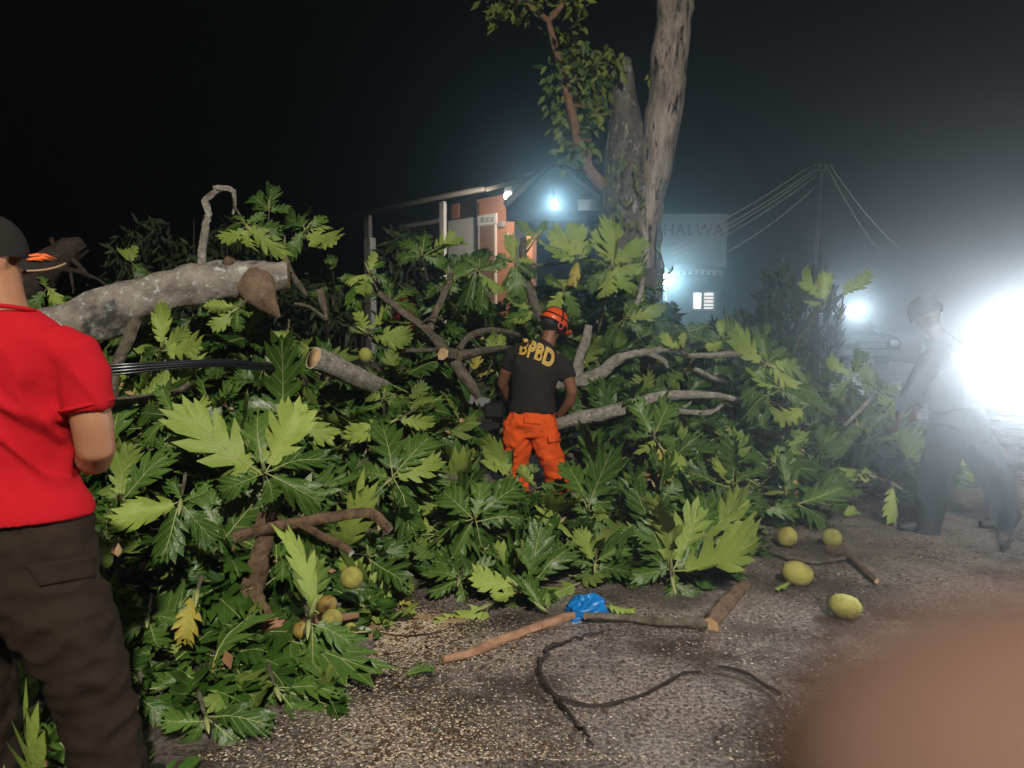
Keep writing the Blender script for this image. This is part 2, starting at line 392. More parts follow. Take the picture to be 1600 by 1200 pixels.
LEAFKW = [dict(n=5, droop=0.12, cup=0.08, twist=.4), dict(n=6, droop=0.30, cup=0.14, sinus=.32, wave=.09), dict(n=5, droop=0.50, cup=0.02, wave=0.11, sinus=.30), dict(n=6, droop=0.08, cup=-0.12, wave=0.09, twist=-.6),
          dict(n=5, droop=0.20, cup=0.34, width=0.95, sinus=.34, wave=.1), dict(n=6, droop=0.60, cup=0.10, wave=0.12, twist=.5), dict(n=5, droop=-0.18, cup=0.24, wave=0.10, sinus=.30), dict(n=6, droop=0.30, cup=-0.30, wave=0.11, width=0.9, twist=-.4),
          dict(n=5, droop=0.9, cup=0.25, wave=0.12, twist=.7), dict(n=6, droop=-0.4, cup=0.55, wave=0.12, sinus=.28), dict(n=5, droop=0.7, cup=-0.5, wave=0.14, twist=-.9), dict(n=6, droop=0.15, cup=0.75, wave=0.1, width=.9), dict(n=5, droop=-1.0, cup=0.2, wave=0.12, sinus=.3)]
LEAVES = [leaf_mesh(11 + i, [LT, LU, RIB], **k) for i, k in enumerate(LEAFKW)]
LEAVES_Y = [leaf_mesh(31 + i, [LY, LY, RIB], **LEAFKW[i]) for i in (1, 4, 7)]
FOLDED = [leaf_mesh(51 + i, [LT, LU, RIB], n=5, droop=0.2 + 0.2 * i, cup=1.1, wave=0.08) for i in range(2)]

def frame(base_, tip, nrm, roll=0.0):
    y = (tip - base_); L = y.length; y = y / L
    z = (nrm - y * nrm.dot(y))
    z = z.normalized() if z.length > 1e-4 else y.orthogonal().normalized()
    x = y.cross(z)
    m = Matrix((x, y, z)).transposed()
    if roll: m = m @ Matrix.Rotation(roll, 3, 'Y')
    return m, L
def put_leaf(parent, base_, tip, nrm, side='t', name='leaf', wide=1.0, variant=None, roll=0.0):
    if side == 'u': nrm = -nrm
    pool = LEAVES_Y if side == 'y' else (FOLDED if side == 'f' else LEAVES)
    me = pool[variant % len(pool)] if variant is not None else rnd.choice(pool)
    m, L = frame(base_, tip, nrm, roll)
    o = bpy.data.objects.new(name, me); COL.objects.link(o)
    mw = Matrix.Translation(base_) @ m.to_4x4() @ Matrix.Diagonal((L * wide, L, L, 1))
    if parent is not None:
        o.parent = parent; o.matrix_basis = Matrix.Translation(-parent.location) @ mw
    else: o.matrix_basis = mw
    return o
def rv(a): return Vector((rnd.uniform(-a, a), rnd.uniform(-a, a), rnd.uniform(-a, a)))
def cam_n(p, up=0.8, jit=0.5):
    return ((CAM - p).normalized() + Vector((0, 0, up)) + rv(jit)).normalized()
GRP_S = 'leafy branch tips in the heap'
def S(label, b, Y, tips, stem=None, cat='branch', name='leafy_branch', grp=GRP_S, lift=0.12, r=0.008, bark=None, dY=None, up=0.8):
    Y = M(*b, lift) if Y is None else Y
    B0 = P(b[0], b[1], Y); root = thing(name, B0, label, cat, grp)
    if stem:
        E = [P(s[0], s[1], Y + (s[2] if len(s) > 2 else 0.15)) for s in stem]
        path = interp([B0] + E, 8, 0.004, rnd.random() * 9)
        mb = MB(); mb.tube(path, lerp_list([r * 0.7, r, r * 1.25], 8), 7, 0, 1, 0.10, rnd.random() * 20); mb.build('stem', [bark or BARK_OLIVE, CUT], root)
        # growing bud at the tip
        mb = MB(); ax = (path[0] - path[1]).normalized()
        mb.tube([path[0] - ax * 0.01, path[0] + ax * 0.03, path[0] + ax * 0.07, path[0] + ax * 0.1], [0.010, 0.011, 0.007, 0.001], 6); mb.build('bud', RIB, root)
    for t in tips:
        side = t[2] if len(t) > 2 else 't'
        d = t[3] if len(t) > 3 else (b[1] - t[1]) / F * Y * 0.55 + rnd.uniform(-.06, .06)
        T_ = P(t[0], t[1], Y + d)
        put_leaf(root, B0 + rv(0.012), T_, cam_n(B0, up), side, roll=rnd.uniform(-.35, .35), wide=rnd.uniform(0.92, 1.08))
    return root
# ------------------------------------------------------------------ buildings behind
GZ = 0.0
def quad_slab(mb, pts, th, mi=0):
    """a slab with the given 4 corner points, thickened along its normal"""
    p = [Vector(q) for q in pts]; n = (p[1] - p[0]).cross(p[2] - p[0]).normalized() * th
    mb.add(p + [q - n for q in p], [(0, 1, 2, 3), (7, 6, 5, 4), (0, 4, 5, 1), (1, 5, 6, 2), (2, 6, 7, 3), (3, 7, 4, 0)], mi)
def plaster(name, c, sc=2.5, d=0.75):
    m = mat(name, c, 0.85, 0.2); base(m, mix(m, tex_noise(m, sc, 6, 0.65), tuple(x * d for x in c), c)); bump(m, tex_noise(m, 60, 3), 0.2, 0.01); return m
ORW = plaster('orange_wall_paint', (0.50, 0.22, 0.12)); WHW = plaster('white_wall_paint', (0.62, 0.63, 0.62)); DKW = plaster('dark_brown_boards', (0.045, 0.022, 0.016))
GRP_ = plaster('grey_concrete', (0.30, 0.31, 0.31)); ROOF = mat('grey_roof_sheet', (0.09, 0.09, 0.09), 0.6, 0.3); base(ROOF, mix(ROOF, tex_noise(ROOF, 5, 5), (0.06, 0.055, 0.05), (0.14, 0.13, 0.12)))
TILE = mat('dark_roof_tile', (0.016, 0.019, 0.024), 0.6, 0.3)
e0 = P(530, 331, 25.0); e1 = P(803, 301, 18.4); ze = (e0.z + e1.z) / 2; e0.z = e1.z = ze
along = (e1 - e0).normalized(); back = Vector((-along.y, along.x, 0))
if back.y < 0: back = -back
bR = Matrix((along, back, Vector((0, 0, 1)))).transposed()
ob = e1 + back * 1.3                              # wall line 1.3 m behind the eave
house = thing('house', (ob.x, ob.y, 0), 'long low house with orange and white wall behind the leaves', 'house')
def hb(u, v, z): return ob + along * u + back * v + Vector((0, 0, z - ob.z))
def upx(px, v=0.0):                               # position along the wall whose image column is px
    lo, hi = -12.0, 6.0
    for _ in range(40):
        mid_ = (lo + hi) / 2
        if pix(hb(mid_, v, 4.2))[0] < px: lo = mid_
        else: hi = mid_
    return lo
def zpy(px, py, v=0.0):
    p = hb(upx(px, v), v, 0); return 1.5 + (ray(px, py).z / ray(px, py).y) * p.y
def wallpart(name, x0, x1, y0, y1, m_, v=0.0, th=0.14, parent=house, z0=None, z1=None):
    u0, u1 = upx(x0, v), upx(x1, v); xm = (x0 + x1) / 2
    za = zpy(xm, y1, v) if z0 is None else z0; zb = zpy(xm, y0, v) if z1 is None else z1
    mb = MB(); c = hb((u0 + u1) / 2, v + th / 2, (za + zb) / 2); mb.box(c, (abs(u1 - u0), th, zb - za), bR); return mb.build(name, m_, parent, False)
wallpart('wall', 745, 832, 300, 400, ORW, 0.0, z0=0.0, z1=ze + 0.1)
wallpart('wainscot', 700, 744.5, 342, 400, WHW, 0.02, z0=0.0)
wallpart('upper_boards', 700, 744.5, 300, 341.5, DKW, 0.03, z1=ze + 0.1)
wallpart('wall', 626, 699.5, 300, 400, DKW, 0.9, z0=0, z1=ze + 0.1)
wallpart('orange_panel', 706, 717, 300, 341, ORW, 0.0, 0.03, z1=ze + 0.1)
wallpart('post', 686.5, 693, 315, 400, WHW, -0.9, 0.10, z0=0.0, z1=ze)
wallpart('post', 569, 576, 330, 400, GRP_, -1.0, 0.12, z0=0.0, z1=ze)
wallpart('post_base', 568, 577.5, 372, 400, WHW, -1.06, 0.2, z0=0.0)
wallpart('railing', 624, 686, 347, 353, GRP_, -0.9, 0.07)
df = wallpart('door_frame', 746, 774, 336, 400, WHW, -0.06, 0.055, z0=0.0)
wallpart('door', 750, 771.5, 353, 400, mat('door_wood', (0.20, 0.12, 0.08), 0.6), -0.09, 0.03, z0=0.0)
wallpart('vent_panel', 746, 775, 335, 351, WHW, -0.115, 0.05)
for k in range(3):
    vp = wallpart('vent', 751 + k * 7.6, 756.5 + k * 7.6, 339.5, 347, GRP_, -0.13, 0.014)
wallpart('meter_box', 778, 785, 346, 354, GRP_, -0.12, 0.1)
wallpart('switch_box', 788.5, 792.5, 364, 370.5, WHW, -0.06, 0.05)
wallpart('gutter_pipe', 743.2, 745.2, 300, 400, DKW, -0.1, 0.08, z0=0, z1=ze)
mb = MB(); rp = [hb(upx(800) + 0.6, -1.35, ze + 0.03), hb(upx(800) + 0.6, 4.0, ze + 1.6), hb(-8.6, 4.0, ze + 1.6), hb(-8.6, -1.35, ze + 0.03)]
quad_slab(mb, rp, 0.10); roof_o = mb.build('roof', ROOF, house, False)
mb = MB(); mb.tube([hb(-8.6, -1.42, ze), hb(upx(800) + 0.6, -1.42, ze)], 0.06, 8); mb.build('gutter', ROOF, roof_o)
el = MB(); el.ell(LAMP_D, (0.11, 0.11, 0.09)); lt = thing('eave_lamp', LAMP_D, 'white lamp glowing under the eave of the orange walled house', 'lamp')
el.build('bulb', GLOWW, lt); q = MB(); q.box(LAMP_D + Vector((0, 0.05, 0.16)), (0.2, 0.2, 0.1)); q.build('fitting', GREY_METAL, lt, False)

# porch with its hipped roof
Yp = 16.2
po = thing('porch', P(868, 480, Yp), 'open porch with dark hipped tile roof in front of orange house', 'porch')
c_ = [P(791, 322, Yp - 1.2), P(946, 326, Yp - 1.2)]; c_[1].z = c_[0].z
A0, A1 = c_; B0, B1 = A0 + Vector((0.4, 4.2, 0)), A1 + Vector((0.4, 4.2, 0)); ap = (A0 + A1) / 2 + Vector((0.1, 2.1, 0)); ap.z = P(872, 249, Yp).z
rg0 = ap + Vector((-0.15, 0, 0)); rg1 = ap + Vector((0.15, 0, 0))
mb = MB()
for tri_ in ((A0, A1, rg1, rg0), (B1, B0, rg0, rg1)): quad_slab(mb, tri_, 0.09)
mb.add([A0, rg0, B0, A0 - Vector((0, 0, .09)), rg0 - Vector((0, 0, .09)), B0 - Vector((0, 0, .09))], [(0, 1, 2), (5, 4, 3)])
mb.add([A1, B1, rg1, A1 - Vector((0, 0, .09)), B1 - Vector((0, 0, .09)), rg1 - Vector((0, 0, .09))], [(0, 1, 2), (5, 4, 3)])
rf = mb.build('roof', TILE, po, False)
for k in range(0):                               # tile courses on the front slope
    t0 = (k + 0.5) / 5.5; l_ = A0.lerp(rg0, t0); r_ = A1.lerp(rg1, t0)
    q = MB(); q.tube([l_ + Vector((0, -0.02, 0.03)), r_ + Vector((0, -0.02, 0.03))], 0.02, 5); q.build('tile_course', TILE, rf)
for a_, b_ in ((A0, rg0), (A1, rg1)):
    q = MB(); q.tube([a_ + Vector((0, 0, .05)), b_ + Vector((0, 0, .06))], 0.07, 6); q.build('hip_cap', GRP_, rf)
mb = MB(); mb.box((A0 + A1) / 2 + Vector((0, 0.0, -0.19)), (A1.x - A0.x, 0.06, 0.2)); mb.build('fascia', TILE, po, False)
for px_ in (813, 938):
    p = P(px_, 400, Yp - 0.9); mb = MB(); mb.box((p.x, p.y, (A0.z - 0.3) / 2), (0.24, 0.24, A0.z - 0.3)); mb.build('column', GRP_, po, False)
p = P(813, 345, Yp - 0.9); q = P(832, 325, Yp - 0.9); mb = MB(); mb.tube([p, q], 0.05, 6); mb.build('brace', GRP_, po)
mb = MB(); s0, s1 = P(903, 312, Yp - 1.35), P(940, 329, Yp - 1.35); mb.box((s0 + s1) / 2, (s1.x - s0.x, 0.05, s0.z - s1.z)); mb.build('gable_board', WHW, po, False)
la = thing('porch_lamp', LAMP_A, 'bluish white lamp hanging under the porch roof', 'lamp')
mb = MB(); mb.ell(LAMP_A, (0.075, 0.075, 0.085)); mb.build('bulb', GLOW, la)
mb = MB(); mb.tube([LAMP_A + Vector((0, 0, .1)), LAMP_A + Vector((0, 0.1, .32))], 0.04, 8); mb.build('socket', BLACK, la)

# signboard building, window, awning
Ys = 24.0
sb_ = thing('shop_building', P(1085, 480, Ys), 'pale shop building with large faded sign wall behind the standing trunk', 'building')
a, b = P(1030, 334, Ys), P(1137, 331, Ys); zb = P(1085, 418, Ys).z
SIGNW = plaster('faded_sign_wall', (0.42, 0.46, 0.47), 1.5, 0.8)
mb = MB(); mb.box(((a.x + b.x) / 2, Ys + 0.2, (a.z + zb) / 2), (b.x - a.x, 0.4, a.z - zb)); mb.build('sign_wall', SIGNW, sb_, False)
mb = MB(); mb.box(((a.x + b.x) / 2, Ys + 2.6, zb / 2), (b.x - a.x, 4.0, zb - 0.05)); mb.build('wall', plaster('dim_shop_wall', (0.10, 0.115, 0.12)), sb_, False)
fc = bpy.data.curves.new('t', 'FONT'); fc.body = 'HALWA'; fc.align_x = 'CENTER'; fc.extrude = 0.01; fc.size = 0.50; fc.space_character = 1.1
fo = bpy.data.objects.new('t', fc); COL.objects.link(fo); dg = bpy.context.evaluated_depsgraph_get()
me = bpy.data.meshes.new_from_object(fo.evaluated_get(dg)); bpy.data.objects.remove(fo)
me.materials.clear(); me.materials.append(mat('faded_lettering', (0.16, 0.10, 0.12), 0.8)); me.transform(Matrix.Translation(Vector((P(1083, 368, Ys).x, Ys - 0.02, P(1083, 368, Ys).z))) @ Matrix.Rotation(R(90), 4, 'X'))
link('lettering', me, sb_)
LITWIN = mat('lit_window', (0.8, 0.8, 0.8), 0.5, emit=(1.0, 0.93, 0.88), estr=1.6)
wx0, wx1, wz0, wz1 = P(1087, 470, Ys).x, P(1123, 470, Ys).x, P(1100, 484, Ys).z, P(1100, 455, Ys).z
wf = MB()
for (cx, cz, sx, sz) in (((wx0 + wx1) / 2, wz1, wx1 - wx0 + .1, .07), ((wx0 + wx1) / 2, wz0, wx1 - wx0 + .1, .07), (wx0, (wz0 + wz1) / 2, .07, wz1 - wz0), (wx1, (wz0 + wz1) / 2, .07, wz1 - wz0), (wx0 + (wx1 - wx0) * .47, (wz0 + wz1) / 2, .08, wz1 - wz0)):
    wf.box((cx, Ys + 0.5, cz), (sx, 0.1, sz))
wfo = wf.build('window', GRP_, sb_, False)
xm = wx0 + (wx1 - wx0) * .47
for x0_, x1_ in ((wx0 + .03, xm - .04), (xm + .04, wx1 - .03)):
    q = MB(); q.box(((x0_ + x1_) / 2, Ys + 0.52, (wz0 + wz1) / 2), (x1_ - x0_, 0.02, wz1 - wz0 - .07)); q.build('pane', LITWIN, wfo, False)
for k in range(4):
    q = MB(); q.box(((xm + wx1) / 2, Ys + 0.47, wz0 + .1 + k * .11), (wx1 - xm - .1, 0.03, 0.05)); q.build('shelf', mat('shelf_wood', (0.25, 0.12, 0.06)) if k == 0 else bpy.data.materials['shelf_wood'], wfo, False)
aw = MB(); arc = [P(1045 + i * 9.5, 424 - 3 * math.sin(i / 9 * math.pi), Ys - 0.8) for i in range(10)]
for i in range(9): quad_slab(aw, (arc[i], arc[i + 1], arc[i + 1] + Vector((0, 0.9, .25)), arc[i] + Vector((0, 0.9, .25))), 0.05)
awn = aw.build('awning', WHW, sb_, False)
for i in range(9):
    q = MB(); q.box(arc[i].lerp(arc[i + 1], .5) + Vector((0, -.03, -.08)), (0.12, 0.02, 0.13)); q.build('scallop', WHW, awn, False)
lb = thing('wall_lamp', LAMP_B, 'bright white lamp on the shop front below the sign wall', 'lamp')
mb = MB(); mb.ell(LAMP_B, (0.16, 0.12, 0.15)); mb.build('bulb', GLOW, lb)
mb = MB(); mb.tube([LAMP_B + Vector((0, 0, .1)), LAMP_B + Vector((0.1, 0.5, .2))], 0.035, 8); mb.build('bracket', GREY_METAL, lb)
mb = MB(); mb.tube([LAMP_B + Vector((0.1, 0.5, .2)), (LAMP_B.x + .1, LAMP_B.y + .5, 0)], 0.045, 8); mb.build('pole', GREY_METAL, lb)
# white lattice beside the lamp
lf = thing('lattice_fence', P(1000, 480, 16.5), 'white lattice fence panel glimpsed left of the shop lamp', 'fence')
x0, x1, z0, z1 = P(984, 455, 16.5).x, P(1022, 455, 16.5).x, 0.0, P(1000, 444, 16.5).z
for k in range(7):
    q = MB(); q.box((x0 + (x1 - x0) * k / 6, 16.5, (z0 + z1) / 2), (0.035, 0.03, z1 - z0)); q.build('slat', WHW, lf, False)
for k in range(9):
    q = MB(); q.box(((x0 + x1) / 2, 16.46, z1 - 0.08 - k * 0.24), (x1 - x0, 0.03, 0.035)); q.build('slat', WHW, lf, False)

# power pole and cables
pp = P(1283, 268, 16.0); up = thing('utility_pole', (pp.x, pp.y, 0), 'tall utility pole where the overhead cables meet, dim in the glare', 'pole')
mb = MB(); mb.tube([(pp.x, pp.y, 0), (pp.x, pp.y, pp.z * .5), (pp.x, pp.y, pp.z + .12)], [0.07, 0.055, 0.045], 12); mb.build('pole', mat('dark_pole', (.03, .03, .032), .8), up)
mb = MB(); mb.box((pp.x, pp.y - .12, pp.z), (0.42, 0.05, 0.05)); mb.build('crossarm', bpy.data.materials['dark_pole'], up, False)
for k in range(4):
    q = MB(); q.ell((pp.x - .18 + k * .12, pp.y - .12, pp.z + .1), (.025, .025, .04), u=8, v=6); q.build('insulator', GREY_METAL, up)
CABLE = mat('grey_cable', (0.5, 0.53, 0.55), 0.4)
for k, (sx, sy, tx, ty, yy, lab) in enumerate(((1262, 262, 1040, 388, 13.0, 'topmost of the overhead cables running down left from the pole'), (1268, 268, 1050, 394, 13.0, 'second overhead cable from the top running left from the pole'),
        (1270, 272, 1046, 404, 13.0, 'third overhead cable from the top running left from the pole'), (1274, 276, 1068, 402, 13.2, 'fourth overhead cable from the top running left from the pole'), (1276, 290, 1130, 398, 13.4, 'lowest thin overhead cable running left from the pole'),
        (1297, 258, 1408, 392, 14.5, 'upper cable running down right from the pole'), (1294, 262, 1372, 390, 14.5, 'lower cable running down right from the pole'))):
    a, b = P(sx, sy, 15.9), P(tx, ty, yy); pts = [a.lerp(b, t / 10) - Vector((0, 0, 0.09 * math.sin(math.pi * t / 10))) for t in range(11)]
    mb = MB(); mb.tube(pts, 0.009, 5); tag(mb.build('overhead_cable', CABLE), lab, 'cable', 'overhead cables at the pole')

# distant car
cx, cy = P(1368, 500, 21.3).x, 21.4
car = thing('parked_car', (cx, cy + 2, 0), 'dark car with one headlight shining far down the road', 'car')
prof = [(-0.85, .35), (-.88, .75), (-.8, .95), (-.62, 1.42), (-.5, 1.48), (.5, 1.48), (.62, 1.42), (.8, .95), (.88, .75), (.85, .35)]
CARM = mat('dark_car_paint', (0.02, 0.022, 0.028), 0.2, 0.6)
mb = MB(); secs = [(0, 0.72, .90), (0.15, 0.9, .95), (1.2, 1.0, 1.0), (1.9, 1.45, 1.0), (3.4, 1.48, 1.0), (4.2, 1.05, .97), (4.4, .8, .92)]
for (dy, top, wsc) in secs:
    for (x, z) in prof: mb.v.append((cx + x * wsc, cy + dy, min(z, top - (0.06 if abs(x) > .55 else 0))))
n_ = len(prof)
for i in range(len(secs) - 1):
    for k in range(n_):
        k2 = (k + 1) % n_; mb.f.append((i * n_ + k, i * n_ + k2, (i + 1) * n_ + k2, (i + 1) * n_ + k)); mb.m.append(0)
mb.f += [tuple(range(n_)), tuple((len(secs) - 1) * n_ + k for k in reversed(range(n_)))]; mb.m += [0, 0]
mb.build('body', CARM, car, True, sharp=35)
mb = MB(); quad_slab(mb, [(cx - .68, cy + 1.22, 1.05), (cx + .68, cy + 1.22, 1.05), (cx + .55, cy + 1.80, 1.42), (cx - .55, cy + 1.80, 1.42)], -0.03); mb.build('windscreen', mat('dark_glass', (0.02, 0.02, 0.025), 0.05, 0.8), car, False)
for sx in (-.68, .68):
    for dy in (.85, 3.5):
        q = MB(); q.tube([(cx + sx - .1, cy + dy, .32), (cx + sx + .12, cy + dy, .32)], .32, 16); q.build('wheel', BLACK, car, sharp=40)
hl = MB(); hl.ell(LAMP_C, (0.15, 0.08, 0.11)); hl.build('headlight', GLOW, car)
hl = MB(); hl.ell((cx + .62, cy + .02, .68), (0.13, 0.08, 0.1)); hl.build('headlight', mat('unlit_lamp', (.5, .55, .6), .1, .8), car)
mb = MB(); mb.box((cx, cy - .03, .62), (.7, .06, .14)); mb.build('grille', GREY_METAL, car, False)
mb = MB(); mb.box((cx, cy - .02, .42), (1.66, .12, .16)); mb.build('bumper', GREY_METAL, car, False)

# floodlight at the right edge
fl = thing('floodlight', (FLOOD.x, FLOOD.y + 0.25, 0), 'glaring white floodlight on a stand at the right edge', 'lamp')
mb = MB(); mb.ell(FLOOD, (0.23, 0.06, 0.20), u=20, v=12); mb.build('lens', mat('flood_lens', (1, 1, 1), 0.4, emit=(0.96, 0.97, 1.0), estr=60), fl)
mb = MB(); mb.tube([FLOOD + Vector((0, 0.0, 0)), FLOOD + Vector((0, .16, 0)), FLOOD + Vector((0, .3, 0))], [(.25, .22), (.2, .17), (.08, .07)], 16); mb.build('housing', BLACK, fl)
mb = MB(); mb.tube([FLOOD + Vector((.18, .18, 0)), FLOOD + Vector((.42, .3, 0))], .022, 8); mb.build('bracket', GREY_METAL, fl)
ft = FLOOD + Vector((0.42, .3, 0.05)); mb = MB(); mb.tube([ft, (ft.x, ft.y, .42)], .025, 8); mb.build('pole', GREY_METAL, fl)
for k in range(3):
    an = k * 2.094 + .5; mb = MB(); mb.tube([(ft.x, ft.y, .55), (ft.x + .24 * math.cos(an), ft.y + .24 * math.sin(an), .01)], .016, 6); mb.build('leg', GREY_METAL, fl)

# ------------------------------------------------------------------ the standing tree
Yt = 12.5
st = thing('standing_tree', (P(985, 480, Yt).x, Yt, 0), 'tall standing tree with forked bare trunk and one leafy side branch', 'tree')
def T(px, py, d=0): return P(px, py, Yt + d)
base_pt = T(985, 640); base_pt.z = -0.1
mb = MB(); pts = interp([base_pt, T(985, 440), T(985, 330), T(980, 230), T(975, 150), T(973, 92)], 26, 0.015, 3)
mb.tube(pts, lerp_list([.56, .51, .47, .33, .20, .12], 26), 22, 0, 0, 0.10, 2)
mb.build('trunk', BARK_STAND, st)
mb = MB(); pts = interp([T(1006, 420, -.38), T(1012, 345, -.36), T(1028, 240, -.32), T(1042, 130, -.3), T(1052, 40, -.3), T(1058, -60, -.3), T(1062, -200, -.3), T(1070, -420, -.2)], 36, 0.01, 8)
mb.tube(pts, lerp_list([.16, .20, .26, .28, .28, .27, .25, .2], 36), 18, 0, 0, 0.11, 5); mb.build('stem', BARK_STEM, st)
brs = [([(945, 292), (925, 272), (908, 240), (895, 185), (882, 125), (868, 75), (857, 33)], .10, .045), ([(857, 33), (835, 15), (803, -3), (770, -25)], .045, .03), ([(857, 33), (875, 12), (886, -4), (900, -40)], .045, .03),
       ([(925, 275), (922, 255), (920, 235)], .05, .02), ([(903, 219), (915, 220), (925, 217)], .035, .02), ([(890, 165), (915, 165), (945, 162)], .03, .012)]
for pl, r0, r1 in brs:
    mb = MB(); pts = interp([T(x, y, -.55) for x, y in pl], 12, .012, pl[0][0]); mb.tube(pts, lerp_list([r0, r1], 12), 9, 0, 0, .08, pl[0][1]); mb.build('side_branch', BARK_RED, st)
# small leaves of the side branch: clusters, each cluster one part
def oval_leaf(mb, p, d, n_, L, w):
    d = d.normalized(); s = d.cross(n_).normalized(); nn = s.cross(d)
    mb.add([p, p + d * L * .45 + s * w + nn * .1 * w, p + d * L, p + d * L * .45 - s * w + nn * .1 * w, p + d * L * .45 - nn * .25 * w], [(0, 4, 1), (1, 4, 2), (4, 0, 3), (4, 3, 2)])
TL = mat('small_tree_leaf', (0.045, 0.10, 0.025), 0.5)
base(TL, mix(TL, nd(TL, 'ShaderNodeNewGeometry').outputs['Random Per Island'], (0.035, 0.08, 0.015), (0.24, 0.30, 0.05)))
clus = [(892, 75, 30, 42), (905, 95, 26, 40), (878, 110, 28, 40), (905, 130, 30, 40), (935, 98, 22, 26), (955, 92, 16, 16), (885, 150, 26, 34), (915, 165, 26, 34), (930, 140, 22, 26), (868, 130, 14, 16), (880, 195, 22, 30), (905, 205, 22, 26), (895, 235, 20, 22),
        (875, 180, 12, 12), (893, 250, 8, 10), (920, 228, 14, 12), (938, 180, 18, 14), (965, 98, 12, 10), (1022, 120, 8, 8), (808, 14, 22, 22), (785, 2, 26, 26), (832, 0, 20, 14), (880, 0, 24, 22), (905, 2, 18, 16), (770, 22, 14, 10), (850, -25, 36, 30)]
for (x, y, rr, n) in clus:
    mb = MB(); c = T(x, y, -.5 + rnd.uniform(-.3, .3)); r_ = rr / F * Yt
    for k in range(int(n * 1.6)):
        p = c + Vector((rnd.gauss(0, .5), rnd.gauss(0, .5), rnd.gauss(0, .5))) * r_
        oval_leaf(mb, p, Vector((rnd.uniform(-.6, .6), rnd.uniform(-.8, .3), rnd.uniform(-1, .1))), Vector((rnd.uniform(-.4, .4), -1, rnd.uniform(.2, 1))), rnd.uniform(.13, .24), rnd.uniform(.032, .055))
    tag(mb.build('leaf_cluster', TL, st), kind='stuff')
# ivy scraps on the trunk
mb = MB()
for k in range(170):
    t = rnd.random(); y = 230 + t * 190; x = 985 + rnd.uniform(-50, 50) * (.7 + .3 * t); p = T(x, y, -.62 + abs(x - 985) / 50 * .22)
    oval_leaf(mb, p, Vector((rnd.uniform(-.5, .5), -.2, -1)), Vector((rnd.uniform(-.3, .3), -1, .5)), rnd.uniform(.06, .12), .022)
tag(mb.build('ivy', TL, st), kind='stuff')

# ------------------------------------------------------------------ dark shrubs behind the heap
SH = mat('shrub_leaf', (0.03, 0.06, 0.022), 0.6); base(SH, mix(SH, nd(SH, 'ShaderNodeNewGeometry').outputs['Random Per Island'], (0.008, 0.018, 0.006), (0.032, 0.055, 0.018)))
def shrub(x0, x1, top, bot, Y, n, label, cat='shrub', up=True, L=.22):
    c = P((x0 + x1) / 2, bot, Y); o = thing('shrub', (c.x, Y, 0), label, cat, 'dark shrubs behind the fallen crown')
    mb = MB()
    for k in range(max(3, n // 60)):
        x = rnd.uniform(x0, x1); a = P(x, 490, Y + rnd.uniform(-.4, .4)); b = P(x + rnd.uniform(-12, 12), rnd.uniform(top, (top + bot) / 2), a.y)
        mb.tube([(a.x, a.y, 0), (a.x + .03, a.y, b.z * .5), b], [.03, .02, .008], 6)
    tag(mb.build('stems', BARK_DARK, o), kind='stuff')
    mb = MB()
    for k in range(n):
        x = rnd.uniform(x0, x1); cx_ = (x - (x0 + x1) / 2) / ((x1 - x0) / 2); yt = top + (bot - top) * .35 * cx_ * cx_ + rnd.uniform(0, 16)
        y = yt + (bot + 45 - yt) * rnd.random() ** 1.2; p = P(x, y, Y + rnd.uniform(-.7, .7))
        d = Vector((rnd.uniform(-.5, .5), rnd.uniform(-.6, .2), rnd.uniform(.1, 1) if up else rnd.uniform(-1, .4)))
        oval_leaf(mb, p, d, Vector((rnd.uniform(-1, 1), -1, rnd.uniform(.0, 1))), L * rnd.uniform(.6, 1.3), L * .13)
    tag(mb.build('foliage', SH, o), kind='stuff')
shrub(1188, 1250, 415, 560, 11.0, 420, 'tall dark bamboo-like shrub left of the lone pale leaf on a twig')
shrub(1248, 1312, 425, 560, 12.0, 380, 'dim tall shrub in the glare directly below the utility pole')
shrub(1120, 1195, 490, 560, 11.5, 320, 'low dark shrub under the lit shop window')
shrub(170, 300, 335, 480, 9.0, 500, 'dark bush with thin shiny leaves behind the grey log', up=False, L=.16)
shrub(300, 420, 340, 480, 9.4, 500, 'dark bush behind the bent twig above the grey log', up=False, L=.18)
shrub(430, 560, 430, 500, 9.0, 420, 'dark low bush between the grey log and the house post', up=False, L=.2)
shrub(600, 660, 350, 460, 9.5, 420, 'dark bush in front of the long house railing', up=False, L=.2)
shrub(900, 985, 395, 480, 10.5, 420, 'dark bush at the foot of the standing trunk', up=False, L=.2)

# ------------------------------------------------------------------ logs and bare branches in the heap
def wood(name, label, cat, pl, rpx, mats, n=18, sides=12, jit=.006, rough=.08, grp=None, subs=(), cap=1):
    """pl: (px,py,Y); rpx: radius in photo pixels along the way; subs: forks (part branches)"""
    pts = interp([P(*q) for q in pl], n, jit, pl[0][0]); Ys_ = lerp_list([q[2] for q in pl], n); rr = lerp_list(rpx, n)
    root = thing(name, pts[0], label, cat, grp)
    rough *= 1.7
    mb = MB(); mb.tube(pts, [r / F * y * (1 + .16 * noise.noise(Vector((i * .55, pl[0][0], pl[0][1])))) for i, (r, y) in enumerate(zip(rr, Ys_))], sides, 0, cap, rough, pl[0][1]); mb.build('stem' if cat == 'branch' else 'trunk', mats, root, sharp=50)
    for sp, sr in subs:
        q = interp([P(*s) for s in sp], 9, jit, sp[0][0]); mb = MB(); mb.tube(q, [r / F * s for r, s in zip(lerp_list(sr, 9), lerp_list([s[2] for s in sp], 9))], max(7, sides - 3), 0, cap, rough, sp[0][0]); mb.build('fork', mats, root, sharp=50)
    return root
